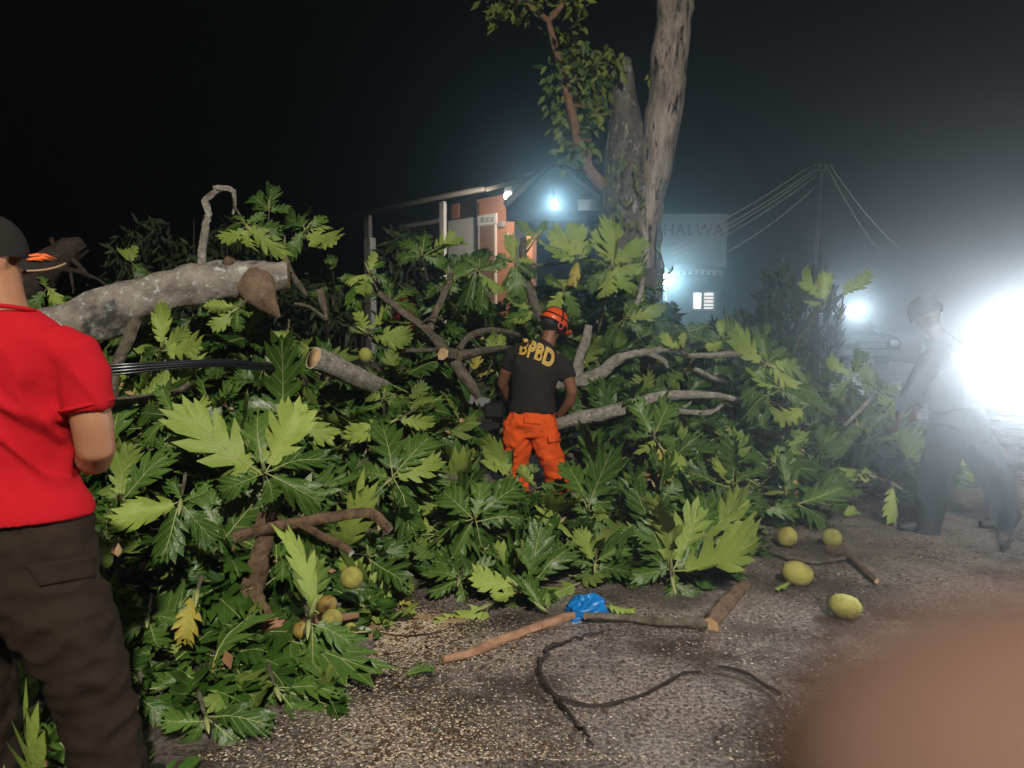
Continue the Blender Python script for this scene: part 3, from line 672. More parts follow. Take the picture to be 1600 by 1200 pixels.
lg = wood('log', 'thick grey lichened log with sawn right end lying behind the red shirt', 'log', [(-160, 570, 4.7), (60, 525, 4.8), (200, 475, 4.95), (320, 442, 5.1), (400, 434, 5.2), (451, 430, 5.25)], [45, 41, 36, 31, 25, 20], [BARK_LOG, CUT], 40, 22, .006, .08)
mb = MB(); a = [P(396, 432, 5.2), P(400, 444, 5.13), P(408, 458, 5.10), P(421, 477, 5.08), P(437, 496, 5.06)]
mb.tube(a, [(.11, .10), (.125, .10), (.105, .08), (.06, .045), (.010, .008)], 18, 0, 0, .18, 4, side=(1, 0, .25)); mb.build('split_stub', bark_mat('bark_stub', (0.11, 0.07, 0.045), (0.30, 0.20, 0.135), (0.45, 0.42, 0.36), 14, 0.62, 1.0), lg)
mb = MB(); mb.tube([P(356, 415, 5.1), P(360, 404, 5.08)], [.05, .035], 9, 0, 0, .1); mb.build('knot', BARK_BROWN, lg)
wood('branch_stub', 'thick dark broken branch end beside the cap brim', 'branch', [(-20, 470, 5.2), (45, 440, 5.3), (90, 405, 5.4), (130, 381, 5.5)], [26, 24, 21, 13], [BARK_DARK, BARK_BROWN], 14, 12, .01, .14,
     subs=[([(78, 410, 5.35), (83, 390, 5.35), (81, 372, 5.35)], [5, 4, 3]), ([(100, 420, 5.35), (140, 430, 5.3), (182, 455, 5.2)], [5, 4, 1.5]), ([(108, 418, 5.35), (112, 440, 5.3), (115, 458, 5.3)], [2, 2, 1]), ([(112, 405, 5.4), (130, 425, 5.4), (140, 446, 5.4)], [4, 4, 3])])
wood('bent_branch', 'bent grey twig arching up above the grey log', 'branch', [(322, 430, 5.6), (316, 400, 5.6), (322, 350, 5.6), (326, 335, 5.6), (320, 315, 5.6), (335, 300, 5.6), (348, 292, 5.6)], [6, 6, 5.5, 6, 5, 5, 4], [BARK_PALE, CUT], 20, 9, .012, .2, 
     subs=[([(335, 294, 5.6), (355, 293, 5.6), (367, 306, 5.6), (363, 335, 5.6)], [4, 4, 3, 2])])
wood('leaning_branch', 'grey leaning stick with pale cut top under the grey log', 'branch', [(212, 498, 4.55), (200, 530, 4.5), (185, 565, 4.45), (177, 600, 4.4), (176, 632, 4.4)], [9, 8.5, 8, 8, 8], [BARK_OLIVE, CUT_WHITE], 14, 10, .004, .08, subs=[([(176, 626, 4.4), (220, 624, 4.45), (270, 616, 4.5), (296, 600, 4.6)], [7, 6.5, 6, 4])])
wood('cut_log', 'short mossy log with round pale sawn face among dark leaves', 'log', [(490, 559, 5.0), (520, 572, 5.1), (555, 588, 5.25), (600, 606, 5.5)], [19, 18, 16, 14], [BARK_PALE, CUT], 14, 18, .002, .06)
clw = bpy.data.objects['cut_log']; cp = P(490, 559, 5.0); cdv = (cp - P(520, 572, 5.1)).normalized(); mb = MB(); mb.tube([cp - cdv * .01, cp + cdv * .004], [.066, .066], 18); mb.build('heartwood', CUT, clw)
[c_ for c_ in clw.children if c_.name.startswith('trunk')][0].data.materials[1] = CUT_RIM
wood('forked_branch', 'olive forked branch with orange sawn stub left of the worker', 'branch', [(577, 425, 6.3), (590, 455, 6.3), (625, 485, 6.2), (672, 520, 6.1), (705, 560, 6.0), (735, 600, 5.9), (748, 622, 5.9)], [4, 5, 6, 7, 10, 9, 6], [BARK_OLIVE, CUT], 24, 10, .008, .08,
     subs=[([(672, 515, 6.1), (682, 485, 6.2), (700, 445, 6.3), (706, 425, 6.3)], [6, 6, 5, 4]), ([(712, 560, 6.0), (703, 555, 5.93), (692, 553, 5.85)], [11, 11, 10.5]), ([(718, 556, 6.0), (745, 550, 6.1), (785, 545, 6.45), (825, 545, 6.8)], [9, 7, 6, 4]),
           ([(716, 545, 6.0), (735, 525, 6.1), (770, 516, 6.4), (810, 524, 6.7)], [5, 5, 5, 4]), ([(692, 545, 6.05), (650, 548, 6.0), (600, 540, 6.0), (560, 520, 6.0)], [4, 4, 3, 2]), ([(660, 505, 6.1), (675, 495, 6.05), (690, 500, 6.0)], [2, 2, 1])])
wood('pale_branch', 'pale whitish branch spreading behind the worker with sawn upright stub', 'branch', [(812, 605, 6.9), (870, 600, 6.9), (905, 596, 6.85), (935, 585, 6.8), (965, 562, 6.8), (1000, 552, 6.8), (1050, 547, 6.8), (1085, 560, 6.8)], [9, 10, 11, 10, 8, 6.5, 5, 3], [BARK_PALE, CUT], 30, 11, .012, .08,
     subs=[([(900, 590, 6.85), (905, 560, 6.85), (915, 530, 6.85), (920, 508, 6.85)], [9, 9, 8, 7]), ([(1012, 552, 6.8), (1035, 562, 6.75), (1045, 575, 6.75)], [4, 4, 2]), ([(1070, 556, 6.8), (1110, 556, 6.8), (1150, 552, 6.8), (1172, 553, 6.8)], [4, 5, 5, 3]), ([(905, 600, 6.85), (922, 615, 6.8), (930, 628, 6.8)], [4, 4, 3])])
wood('long_branch', 'long thin branch running right through the heap beside the worker', 'branch', [(868, 664, 6.3), (930, 648, 6.3), (990, 632, 6.3), (1040, 618, 6.35), (1110, 618, 6.4), (1180, 628, 6.4), (1230, 634, 6.4)], [10, 11, 11, 7, 6, 5, 4], [BARK_PALE, CUT], 26, 10, .012, .1,
     subs=[([(1060, 642, 6.3), (1110, 645, 6.3), (1130, 632, 6.3)], [4, 4, 3]), ([(1085, 577, 6.6), (1110, 590, 6.6), (1133, 594, 6.6)], [4, 5, 4])])
wood('upright_branch', 'grey branch rising to the pale leaves above the helmet', 'branch', [(846, 500, 6.9), (838, 480, 6.9), (825, 440, 7.0), (818, 400, 7.1), (818, 370, 7.1)], [7, 7, 7, 6, 5], [BARK_OLIVE, CUT], 16, 9, .012, .1, subs=[([(822, 412, 7.05), (850, 414, 7.05), (885, 408, 7.05)], [3, 3, 2])])
wood('upright_branch', 'grey twig stub standing by the white lattice', 'branch', [(990, 490, 7.2), (997, 470, 7.2), (1004, 440, 7.2), (1006, 434, 7.2)], [4, 4, 4, 4], [BARK_PALE, CUT], 8, 8, .008, .1)
wood('twig', 'thin grey twig leaning against the log under dark leaves', 'branch', [(444, 398, 5.9), (455, 425, 5.85), (468, 445, 5.8), (480, 462, 5.8)], [4.5, 4, 4, 3], [BARK_OLIVE, CUT], 10, 8, .005, .1)
wood('twig', 'short thick twig standing right of the pointed log stub', 'branch', [(499, 452, 5.6), (504, 470, 5.6), (511, 500, 5.6)], [5, 6, 3], [BARK_OLIVE, CUT], 8, 9, .005, .1, subs=[([(460, 474, 5.6), (485, 480, 5.6), (510, 500, 5.6)], [2, 2.5, 2.5])])
wood('sawn_branch', 'sawn brown branch with white cut ends lying on top of the front leaves', 'branch', [(365, 839, 3.62), (410, 827, 3.66), (460, 818, 3.7), (510, 810, 3.72), (555, 803, 3.74), (580, 803, 3.74), (592, 812, 3.72), (610, 829, 3.7)], [9, 9, 9, 9, 8, 8, 8, 6], [BARK_BROWN, CUT_WHITE], 24, 11, .004, .1,
     subs=[([(470, 820, 3.68), (500, 836, 3.62), (530, 850, 3.58), (549, 865, 3.54)], [7, 7, 7, 6]), ([(440, 820, 3.7), (436, 810, 3.74), (432, 800, 3.76)], [4, 4, 4])])
wood('brown_branch', 'rough brown limb standing under the leaves near the curled pale leaf', 'branch', [(418, 800, 3.75), (408, 850, 3.68), (398, 900, 3.6), (392, 950, 3.52), (388, 985, 3.46)], [12, 15, 17, 17, 13], [BARK_BROWN, CUT], 16, 12, .015, .18, subs=[([(405, 930, 3.56), (418, 955, 3.52), (425, 970, 3.5)], [7, 7, 5])])
wood('brown_branch', 'reddish brown branch lying low beside the yellow green fruits', 'branch', [(366, 985, 3.3), (400, 984, 3.3), (440, 975, 3.33), (500, 968, 3.38), (560, 962, 3.45)], [8, 9, 10, 8, 5], [BARK_RED, CUT], 14, 10, .006, .14)
wood('brown_branch', 'light brown log piece lying in the middle of the heap', 'log', [(560, 728, 4.75), (610, 728, 4.8), (680, 742, 4.85), (745, 755, 4.8)], [7, 9, 8, 4], [BARK_OLIVE, CUT], 14, 10, .006, .1)
wood('brown_branch', 'pinkish bare branch behind the legs of the person in red', 'branch', [(-40, 1080, 2.9), (20, 1072, 2.9), (60, 1062, 2.9), (120, 1052, 2.95)], [17, 16, 14, 9], [BARK_RED, CUT], 10, 11, .004, .1)
wood('twig', 'bare stick slanting through the leaves left of the hazy person by the floodlight', 'branch', [(1320, 664, 6.2), (1345, 640, 6.2), (1372, 607, 6.2)], [3, 3, 2], [BARK_PALE, CUT], 8, 7, .004, .1)
# on the road
GY = lambda y, x=800: G(x, y).y
RY = lambda y: G(800, y, .022).y
wood('road_stick', 'long peeled orange brown stick lying on the road across the blue bag', 'branch', [(692, 1032, RY(1032)), (730, 1022, RY(1022)), (780, 1003, RY(1003)), (840, 980, RY(980)), (885, 966, 3.66), (925, 962, 3.70)], [6, 7, 8, 8, 8, 7], [BARK_RED, CUT], 22, 10, .004, .1)
wood('road_stick', 'grey wet stick lying on the road right of the blue bag', 'branch', [(915, 962, 3.57), (970, 966, RY(966)), (1040, 973, RY(973)), (1105, 975, RY(975))], [6, 7, 8, 9], [BARK_OLIVE, CUT], 16, 10, .004, .1)
wood('split_piece', 'thick split branch piece with orange cut end at the edge of the heap', 'branch', [(1110, 978, RY(978)), (1125, 955, RY(955)), (1145, 932, RY(932)), (1164, 912, RY(912))], [14, 13, 11, 9], [BARK_BROWN, CUT], 12, 11, .006, .14)
wood('road_stick', 'dark bare stick on the road beyond the egg shaped fruit', 'branch', [(1292, 856, RY(856)), (1320, 866, RY(866)), (1345, 885, RY(885)), (1370, 908, RY(908))], [5, 7, 6, 4], [BARK_BROWN, CUT], 12, 9, .006, .14)
wood('road_stick', 'thin curved twig on the road between two round fruits', 'branch', [(1203, 862, RY(862)), (1235, 872, RY(872)), (1275, 878, RY(878)), (1320, 871, RY(871))], [3, 3.5, 3, 3], [BARK_OLIVE, CUT], 12, 8, .004, .1)
wood('root', 'black forked wet root curling on the road below the blue bag', 'branch', [(928, 1166, RY(1166)), (905, 1135, RY(1135)), (870, 1095, RY(1095)), (845, 1058, RY(1058)), (846, 1035, RY(1035)), (862, 1012, RY(1012)), (900, 996, RY(996)), (945, 985, RY(985))], [1.5, 3, 4, 3, 4, 3, 2, 1], [BARK_DARK, CUT], 34, 8, .022, .3,
     subs=[([(846, 1058, RY(1058)), (862, 1080, RY(1080)), (895, 1097, RY(1097)), (945, 1099, RY(1099)), (1000, 1082, RY(1082)), (1060, 1056, RY(1056)), (1095, 1049, RY(1049))], [3.5, 3.5, 3.5, 3, 3.5, 2.5, 1.5])])
wood('root', 'short dark root lying on the bare road right of centre', 'branch', [(1122, 1041, RY(1041)), (1160, 1050, RY(1050)), (1195, 1068, RY(1068)), (1222, 1086, RY(1086))], [2, 3, 3, 2], [BARK_DARK, CUT], 10, 8, .006, .14)

# black cable bundle by the red shirt
for k, lab in enumerate(('topmost black cable of the slack bundle beside the red sleeve', 'thick second black cable of the bundle beside the red sleeve', 'third black cable of the bundle beside the red sleeve', 'lowest thin cable of the bundle beside the red sleeve')):
    a = [P(-60, 590 + k * 5.5, 3.9), P(155, 572 + k * 5.2, 4.05), P(260, 566 + k * 3.6, 4.2), P(345, 563 + k * 3, 4.35), P(392, 566 + k * 2.4 + 5 * (k == 2), 4.5), P(470, 575, 5.0)]
    mb = MB(); mb.tube(interp(a, 20), (.007, .012, .010, .005)[k], 8); tag(mb.build('cable', mat('wet_black_cable', (0.012, 0.014, 0.02), 0.22, 0.6) if k == 0 else bpy.data.materials['wet_black_cable']), lab, 'cable', 'slack black cables in the heap')
# ------------------------------------------------------------------ breadfruits
FR = mat('breadfruit_skin', (0.40, 0.36, 0.045), 0.68, 0.2)
vt = nd(FR, 'ShaderNodeTexVoronoi'); vt.inputs['Scale'].default_value = 60; tcn = nd(FR, 'ShaderNodeTexCoord'); FR.node_tree.links.new(tcn.outputs['Object'], vt.inputs['Vector'])
fc_ = mix(FR, nd(FR, 'ShaderNodeObjectInfo').outputs['Random'], (0.25, 0.265, 0.07), (0.34, 0.31, 0.075))
fc_ = mix(FR, ramp(FR, tex_noise(FR, 9, 5, .7), [(.5, (0, 0, 0)), (.68, (.8, .8, .8))]), fc_, (0.14, 0.10, 0.03))
base(FR, mix(FR, ramp(FR, vt.outputs['Distance'], [(.0, (.35, .35, .35)), (.3, (0, 0, 0))]), fc_, (0.13, 0.13, 0.02))); bump(FR, vt.outputs['Distance'], 0.35, 0.003)
FRB = mat('breadfruit_bruised', (0.20, 0.12, 0.035), 0.6); base(FRB, ramp(FRB, tex_noise(FRB, 12, 5, .7), [(.35, (0.07, 0.035, 0.015)), (.6, (0.34, 0.24, 0.05))])); bump(FRB, tex_noise(FRB, 40, 3), .6, .01)
def fruit(px, py, w, label, Y=None, el=1.15, rot=0.0, m_=FR, stem=True, h=1.0):
    if Y is None:
        zc = w / 2 / F * 4.2 / max(el, 1)
        for _ in range(4): Y = G(px, py, zc).y; zc = w / 2 / F * Y / max(el, 1) * .94
    r_ = w / 2 / F * Y; c = P(px, py, Y); o = thing('breadfruit', (c.x, c.y, c.z - r_), label, 'breadfruit', 'fallen breadfruits')
    mb = MB(); q = Matrix.Rotation(rot, 3, 'Y') @ Matrix.Rotation(rnd.uniform(0, 6), 3, 'X')
    mb.ell(c, (r_ * el / max(el, 1) * (1 if el > 1 else el), r_ / max(el, 1), r_ / max(el, 1) * h), q, 20, 14)
    for i, v in enumerate(mb.v):
        p = Vector(v); d = (p - c); mb.v[i] = tuple(c + d * (1 + .05 * noise.noise(p * 14) + .012 * noise.noise(p * 90)))
    mb.build('skin', m_, o)
    ax = q @ Vector((1, 0, 0)); rr = r_ * (el / max(el, 1) if el < 1 else 1)
    mb = MB(); mb.tube([c + ax * rr * .95, c + ax * rr * 1.06, c + ax * (rr * 1.1 + .012)], [.013, .010, .008], 7, 0, 0, .1); mb.build('stalk', BARK_OLIVE, o)
    return o
fruit(1320, 948, 54, 'oval breadfruit alone on the open road, nearest to the blurred finger', el=1.35, rot=.25)
fruit(1246, 896, 52, 'egg shaped breadfruit on the road right of the big upright leaf', el=1.3, rot=.35)
fruit(1230, 839, 33, 'small yellow breadfruit half under the leaves at the heap edge', el=1.0, rot=1.0)
fruit(1300, 841, 33, 'pale round breadfruit near the boots of the hazy person by the floodlight', el=1.05, rot=.2)
fruit(549, 903, 37, 'round yellow green breadfruit below the sawn branch with white ends', Y=3.46, el=1.0, rot=.6)
fruit(511, 945, 33, 'bruised brown breadfruit touching the yellow one below it', Y=3.30, el=1.0, m_=FRB)
fruit(519, 968, 34, 'clean yellow breadfruit in front of the bruised brown one', Y=3.2, el=1.0, rot=1.2)
fruit(547, 982, 20, 'tiny green breadfruit at the edge of the sawdust', Y=3.45, el=1.0)
fruit(471, 985, 30, 'mottled rotten breadfruit hanging above the big dark glossy leaf', Y=3.06, el=1.1, m_=FRB, rot=1.2)
fruit(571, 555, 25, 'yellow breadfruit hanging beside the short mossy log', Y=5.2, el=1.15, rot=1.3)
fruit(62, 1132, 58, 'dim green breadfruit between the legs of the person in red', Y=2.75, el=1.1, rot=.4)

# ------------------------------------------------------------------ blue bag
mb = MB(); bc = P(915, 957, 3.72)
mb.ell(bc, (0.112, 0.085, 0.088), Matrix.Rotation(R(-32), 3, 'Y'), 44, 30)
for i, v in enumerate(mb.v):
    p = Vector(v); d = p - bc
    k = 1.16 - .55 * abs(noise.noise(p * 11 + Vector((5, 2, 1)))) - .40 * abs(noise.noise(p * 23 + Vector((3, 1, 2)))) - .22 * abs(noise.noise(p * 50))
    mb.v[i] = tuple(bc + d * k)
BL = mat('blue_plastic', (0.006, 0.17, 0.52), 0.35, 0.5)
blue = tag(mb.build('plastic_bag', BL), 'crumpled bright blue plastic bag on the road at the foot of the heap', 'bag'); blue.location = (0, 0, 0)
mb = MB(); kn = P(893, 980, 3.62); mb.tube([kn + Vector((.02, .02, .02)), kn, kn + Vector((-.02, -.01, -.03)), kn + Vector((.03, -.02, -.045))], [(.03, .02), (.02, .01), (.035, .008), (.02, .004)], 10, 0, 0, .3); 
q = mb.build('bag_corner', BL); q.parent = blue

# maroon cloth far behind
mb = MB(); mc = P(634, 487, 7.6); mb.ell(mc, (.13, .1, .2), None, 22, 16)
for i, v in enumerate(mb.v):
    p = Vector(v); mb.v[i] = tuple(mc + (p - mc) * (1 + .5 * noise.noise(p * 6)))
tag(mb.build('cloth_bundle', cloth('maroon_cloth', (0.10, 0.015, 0.012), (0.14, 0.025, 0.02))), 'dull maroon cloth bundle behind the forked olive branch', 'cloth')

# ------------------------------------------------------------------ leafy branch tips and leaves placed by eye
S('big pale green rosette left of the heap centre with large lobed leaves', (412, 738), None, [(395, 625, 't'), (480, 632, 'u'), (290, 660, 'u'), (515, 700, 't'), (330, 770, 't'), (440, 800, 't'), (505, 780, 't'), (345, 700, 'u')], [(415, 800, .2)], lift=.35)
S('pale leaf pair glowing just right of the elbow of the red shirt person', (186, 782), 3.55, [(195, 695, 'u'), (265, 700, 't'), (150, 740, 'u'), (250, 790, 'u')], [(180, 830, .3)])
S('hanging leaves with a yellow stalk below the elbow of the red shirt person', (282, 784), 3.4, [(250, 880, 't'), (190, 825, 'u'), (330, 840, 't'), (265, 745, 'f'), (330, 760, 't')], [(290, 740, .2)])
S('dark rosette in the middle with a hanging veined leaf', (612, 748), None, [(660, 830, 't'), (560, 800, 't'), (600, 640, 't'), (680, 660, 't'), (690, 720, 'u'), (545, 730, 't')], [(640, 725, .2)], lift=.3)
S('folded pale leaves with bent edges left of the worker', (620, 655), None, [(540, 690, 'u'), (560, 665, 'f'), (680, 665, 'u')], [(650, 640, .15)], lift=.2)
S('dark glossy leaves below the worker with pale midribs', (742, 814), 4.35, [(685, 750, 't'), (820, 745, 't'), (830, 800, 't'), (660, 830, 't'), (760, 890, 't'), (755, 740, 't'), (700, 870, 't')], [(745, 850, .25)])
S('bright leaf fan right in front of the worker left leg', (800, 745), 5.35, [(748, 710, 'u'), (765, 690, 'u'), (745, 745, 'u'), (800, 700, 't'), (840, 730, 't'), (770, 775, 't')], [(810, 790, .2)])
S('leaf fan over the worker right boot', (838, 765), 5.25, [(885, 752, 't'), (812, 728, 'u'), (880, 790, 't'), (830, 810, 't')], [(845, 800, .2)])
S('upright dark leaves just right of the orange trouser leg', (920, 800), 4.9, [(890, 705, 't'), (945, 715, 't'), (975, 780, 't'), (880, 790, 't'), (900, 840, 't')], [(925, 840, .2)])
S('large upright bright leaf in front right with flat leaf beside it', (1048, 890), 4.1, [(1050, 765, 'u', -.02), (1105, 790, 'u'), (1190, 885, 'u', -.12), (1000, 850, 't'), (1060, 955, 't'), (980, 900, 't'), (1130, 850, 't'), (1010, 800, 't')], [(1050, 925, .12)], r=.014, up=.1)
S('dark upright leaf tuft behind the large bright leaf', (1095, 850), 4.45, [(1125, 760, 't'), (1165, 770, 'u'), (1155, 850, 't'), (1180, 830, 'u')], [(1100, 880, .2)])
S('upright leaf with white midrib right of the heap centre', (1145, 760), 5.2, [(1145, 675, 't', -.05), (1110, 720, 'u'), (1065, 740, 't'), (1200, 800, 't'), (1190, 720, 't')], [(1150, 800, .2)])
S('single yellowed leaf hanging above the large bright leaf', (1030, 695), 5.25, [(1048, 750, 'y', -.1)], [(1020, 680, .1)])
S('twin leaves in a V with pale midribs under the long thin branch', (1022, 682), 5.5, [(990, 625, 't'), (1050, 620, 't'), (1060, 690, 't'), (1000, 720, 'u'), (975, 680, 't')], [(1025, 730, .2)])
S('pale deeply cut leaf drooping from the long thin branch', (1262, 632), 5.9, [(1198, 675, 'u', -.1)], [(1300, 640, .1)])
S('narrow folded leaf standing upright at the right of the heap', (1228, 775), 5.4, [(1225, 702, 'f', 0), (1240, 705, 'f', .05)], [(1228, 800, .1)])
S('broad dark leaf lying flat behind the small yellow fruit', (1240, 790), 5.25, [(1335, 755, 't'), (1310, 800, 't'), (1180, 790, 't')], [(1225, 800, .15)])
S('pale leaf leaning right of the narrow folded leaf', (1368, 745), 5.7, [(1312, 720, 'u', 0), (1330, 770, 'u', -.1)], [(1385, 752, .1)])
S('pale leaf hanging beside the boots of the hazy person by the floodlight', (1395, 755), 5.35, [(1405, 815, 'u', -.12)], [(1375, 748, .1)])
S('starburst of dark leaves at the end of the upper pale branch', (1198, 570), 6.1, [(1190, 520, 't'), (1140, 530, 'u'), (1150, 590, 't'), (1280, 560, 'u'), (1250, 600, 'u'), (1170, 620, 't'), (1230, 535, 't')], [(1165, 556, .2)])
S('dim leaves below the starburst at the right of the heap', (1215, 607), 6.0, [(1160, 590, 'u'), (1270, 630, 't'), (1300, 590, 't'), (1155, 640, 't')], [(1240, 620, .2)])
S('lone pale leaf on a leaning twig in front of the dark shrubs', (1288, 470), 6.8, [(1238, 430, 'u', 0), (1290, 425, 'u', .02), (1255, 480, 'u', 0)], [(1270, 500, 0), (1245, 535, 0), (1238, 570, .1)], lift=0)
S('faint leaf in the glare left of the car headlight', (1318, 462), 7.0, [(1362, 432, 'u', 0), (1330, 440, 'u', 0)], [(1312, 500, 0)])
S('small twig with narrow leaves under the lone pale leaf', (1195, 540), 6.6, [(1180, 508, 'f'), (1205, 505, 'f')], [(1197, 565, .1)])
S('pale rosette of leaves above the helmet against the porch', (905, 405), 6.9, [(862, 360, 'u'), (900, 350, 'u'), (850, 400, 'u'), (895, 440, 'y'), (925, 385, 'u')], [(880, 412, .1)], lift=0)
S('largest pale rosette standing in front of the trunk foot', (955, 415), 6.8, [(930, 365, 'u'), (965, 358, 'u'), (990, 385, 'u'), (1000, 430, 'u'), (910, 395, 't'), (945, 470, 'u'), (985, 465, 'u'), (920, 450, 't')], [(945, 470, .1), (935, 520, .2)], lift=0)
S('small pale leaves beside the porch column', (838, 372), 7.1, [(820, 352, 'u'), (852, 350, 'u'), (848, 385, 'u'), (815, 380, 'u')], [(822, 395, 0)], lift=0)
S('dark rosette below the white wall of the house', (660, 400), 6.7, [(625, 370, 't'), (665, 350, 't'), (705, 365, 't'), (620, 405, 't'), (700, 410, 't'), (725, 375, 'u')], [(668, 440, .15)], lift=0)
S('dark drooping rosette under the house door', (748, 420), 6.6, [(700, 440, 't'), (742, 396, 't'), (790, 410, 't'), (785, 460, 'u'), (720, 470, 't'), (760, 480, 't'), (715, 395, 't')], [(740, 480, .2)], lift=0)
S('yellow green leaves at the tip of the forked olive branch', (577, 426), 6.2, [(538, 432, 'u'), (560, 470, 'u'), (600, 405, 't'), (545, 478, 't'), (610, 440, 't'), (585, 398, 'u')], [(590, 455, .05)], lift=0)
S('yellowish leaf cluster above the short mossy log', (572, 520), 5.7, [(555, 485, 'u'), (610, 490, 'u'), (650, 535, 'u'), (600, 520, 't'), (545, 515, 't')], [(600, 540, .1)], lift=0)
S('small three lobed pale leaf left of the short mossy log', (450, 518), 5.2, [(428, 555, 'u', -.1), (462, 560, 't', -.1), (425, 525, 'u')], [(452, 500, .1)])
S('pale hanging leaf cluster above the sawn end of the grey log', (385, 352), 5.5, [(350, 385, 'u'), (385, 405, 'u', -.1), (425, 385, 'u', -.1), (365, 325, 't'), (440, 360, 't'), (340, 345, 't'), (410, 330, 't')], [(365, 320, .1)], lift=0)
S('dark leaves at the top left edge of the heap against the night', (478, 360), 6.2, [(460, 310, 't'), (510, 335, 't'), (515, 345, 'u'), (500, 400, 'u'), (540, 392, 'u'), (430, 330, 't'), (450, 400, 't')], [(455, 400, .1)], lift=0)
S('dim leaves crowning the heap behind the hanging cluster', (420, 330), 6.5, [(385, 290, 't'), (425, 285, 't'), (455, 320, 't'), (395, 320, 't')], [(420, 380, .1)], lift=0)
S('large bright green leaves under the grey log beside the leaning stick', (252, 545), 4.7, [(255, 482, 'u'), (300, 515, 'u'), (330, 545, 'u'), (290, 555, 't'), (215, 555, 't')], [(240, 580, .1)], lift=0)
S('bright leaf hanging under the sawn end of the grey log', (372, 482), 4.9, [(318, 478, 'u', 0), (330, 515, 'u', -.1), (370, 525, 't', -.1), (395, 490, 't')], [(385, 470, .1)], lift=0)
S('dark leaves with a toothed edge under the black cables', (270, 650), 4.1, [(190, 640, 't'), (215, 690, 't'), (300, 690, 't'), (330, 640, 'u'), (250, 600, 't')], [(285, 640, .2)])
S('long folded pale leaf above the big pale rosette', (255, 705), 3.85, [(345, 640, 'f', .1), (300, 640, 'u', .1)], [(245, 730, .1)])
S('small lit leaf in the dark left of the bent twig', (205, 410), 6.0, [(190, 390, 'u'), (210, 385, 'u'), (235, 440, 't')], [(215, 440, .1)], lift=0)
S('grey green drooping leaves under the broken branch end', (75, 450), 5.2, [(40, 490, 't'), (95, 475, 'u'), (60, 420, 't'), (110, 495, 't')], [(60, 440, .1)], lift=0)
S('big dark glossy leaf hanging at the edge of the sawdust', (482, 972), 2.98, [(490, 1085, 't', -.05), (560, 1000, 't', 0)], [(478, 940, .1)])
S('large dark leaf with pale veins at the bottom left', (322, 1122), 2.62, [(410, 1195, 't', -.12), (290, 1180, 't', -.1), (420, 1120, 't'), (250, 1130, 't')], [(310, 1080, .15)])
arc_ = S('curled pale leaf arching over the fruits', (484, 962), 2.98, [], [(476, 990, .03)])
_a, _b = P(484, 962, 2.98), P(505, 852, 2.98)
put_leaf(arc_, _a, _b, Vector((-1, .55, .1)), 't', variant=12)
S('yellow leaf hanging straight down left of the brown limb', (308, 925), 3.15, [(285, 1010, 'y', -.08)], [(315, 900, .1)])
S('pale lobed leaf lying at the front edge above the sawdust', (812, 920), 3.85, [(735, 900, 'u', 0), (770, 950, 'u', -.08)], [(830, 940, .05)])
S('pale leaf with finger lobes touching the road', (765, 945), 3.72, [(685, 990, 'u', -.12), (740, 1000, 'u', -.14)], [(790, 930, .1)])
S('folded pale leaf just left of the blue bag', (852, 955), 3.72, [(815, 900, 'f', .03), (830, 905, 'u', .06)], [(860, 960, .02)])
S('tall narrow leaf with bright veins behind the blue bag', (828, 910), 3.98, [(842, 815, 't', .05), (890, 845, 't', .05), (805, 850, 'f', 0), (790, 905, 't')], [(830, 935, .1)])
S('dark leaf bunch left of centre at the foot of the heap', (718, 905), 3.95, [(665, 925, 't'), (690, 870, 't'), (780, 880, 't'), (730, 960, 't'), (660, 880, 't')], [(725, 880, .2)])
S('dark leaf bunch behind the blue bag', (930, 880), 4.2, [(880, 870, 't'), (900, 830, 'u'), (975, 850, 't'), (985, 900, 't'), (900, 920, 't'), (945, 935, 't')], [(935, 850, .2)])
S('dark leaf hanging onto the road right of the blue bag', (1050, 905), 4.02, [(1045, 955, 't', -.1), (1100, 945, 't', -.08)], [(1048, 890, .05)])
S('leaf fan left of the helmet with light tips', (835, 485), 6.95, [(790, 465, 'u'), (785, 500, 't'), (815, 455, 'u'), (805, 515, 'u')], [(850, 500, .1)], lift=0)
S('bluish lit leaves right of the helmet', (975, 500), 7.1, [(930, 480, 't'), (1040, 490, 'u'), (1000, 460, 't'), (940, 525, 't'), (1020, 520, 't'), (960, 545, 't')], [(980, 540, .2)], lift=0)
S('yellow green leaf over the upper pale branch', (1068, 545), 6.7, [(1030, 528, 'u'), (1066, 518, 'u', 0)], [(1075, 555, .05)], lift=0)
S('bright green leaf behind the upper pale branch', (1000, 530), 6.95, [(985, 550, 'u', -.05), (1025, 515, 't')], [(1010, 545, .1)], lift=0)
S('bright leaf between the worker and the sawn stub', (770, 560), 6.4, [(768, 515, 'u', 0), (790, 530, 'u', .1)], [(760, 590, .1)], lift=0)
S('yellow dead leaf behind the worker left arm', (745, 590), 6.5, [(745, 548, 'y', 0), (770, 575, 'y', .05)], [(735, 600, .1)], lift=0)
S('dark curled leaves at the bottom left between legs and road', (215, 1090), 2.75, [(200, 1150, 't'), (260, 1120, 't'), (165, 1080, 't'), (240, 1050, 't')], [(220, 1050, .15)])
S('dark leaves hanging over the road above the bottom edge', (430, 1075), 2.85, [(500, 1150, 't', -.12), (530, 1075, 't', -.05), (400, 1130, 't'), (545, 1110, 't', -.08), (380, 1050, 't')], [(420, 1040, .15)])
S('dark leaves left of the hanging yellow leaf', (230, 965), 3.15, [(180, 920, 't'), (190, 1000, 't'), (280, 960, 't'), (250, 1030, 't')], [(235, 930, .2)])
S('dark broad leaves between the brown limb and the fruits', (575, 870), 3.95, [(640, 850, 't'), (590, 830, 't'), (640, 920, 't'), (610, 935, 'u')], [(580, 900, .1)])
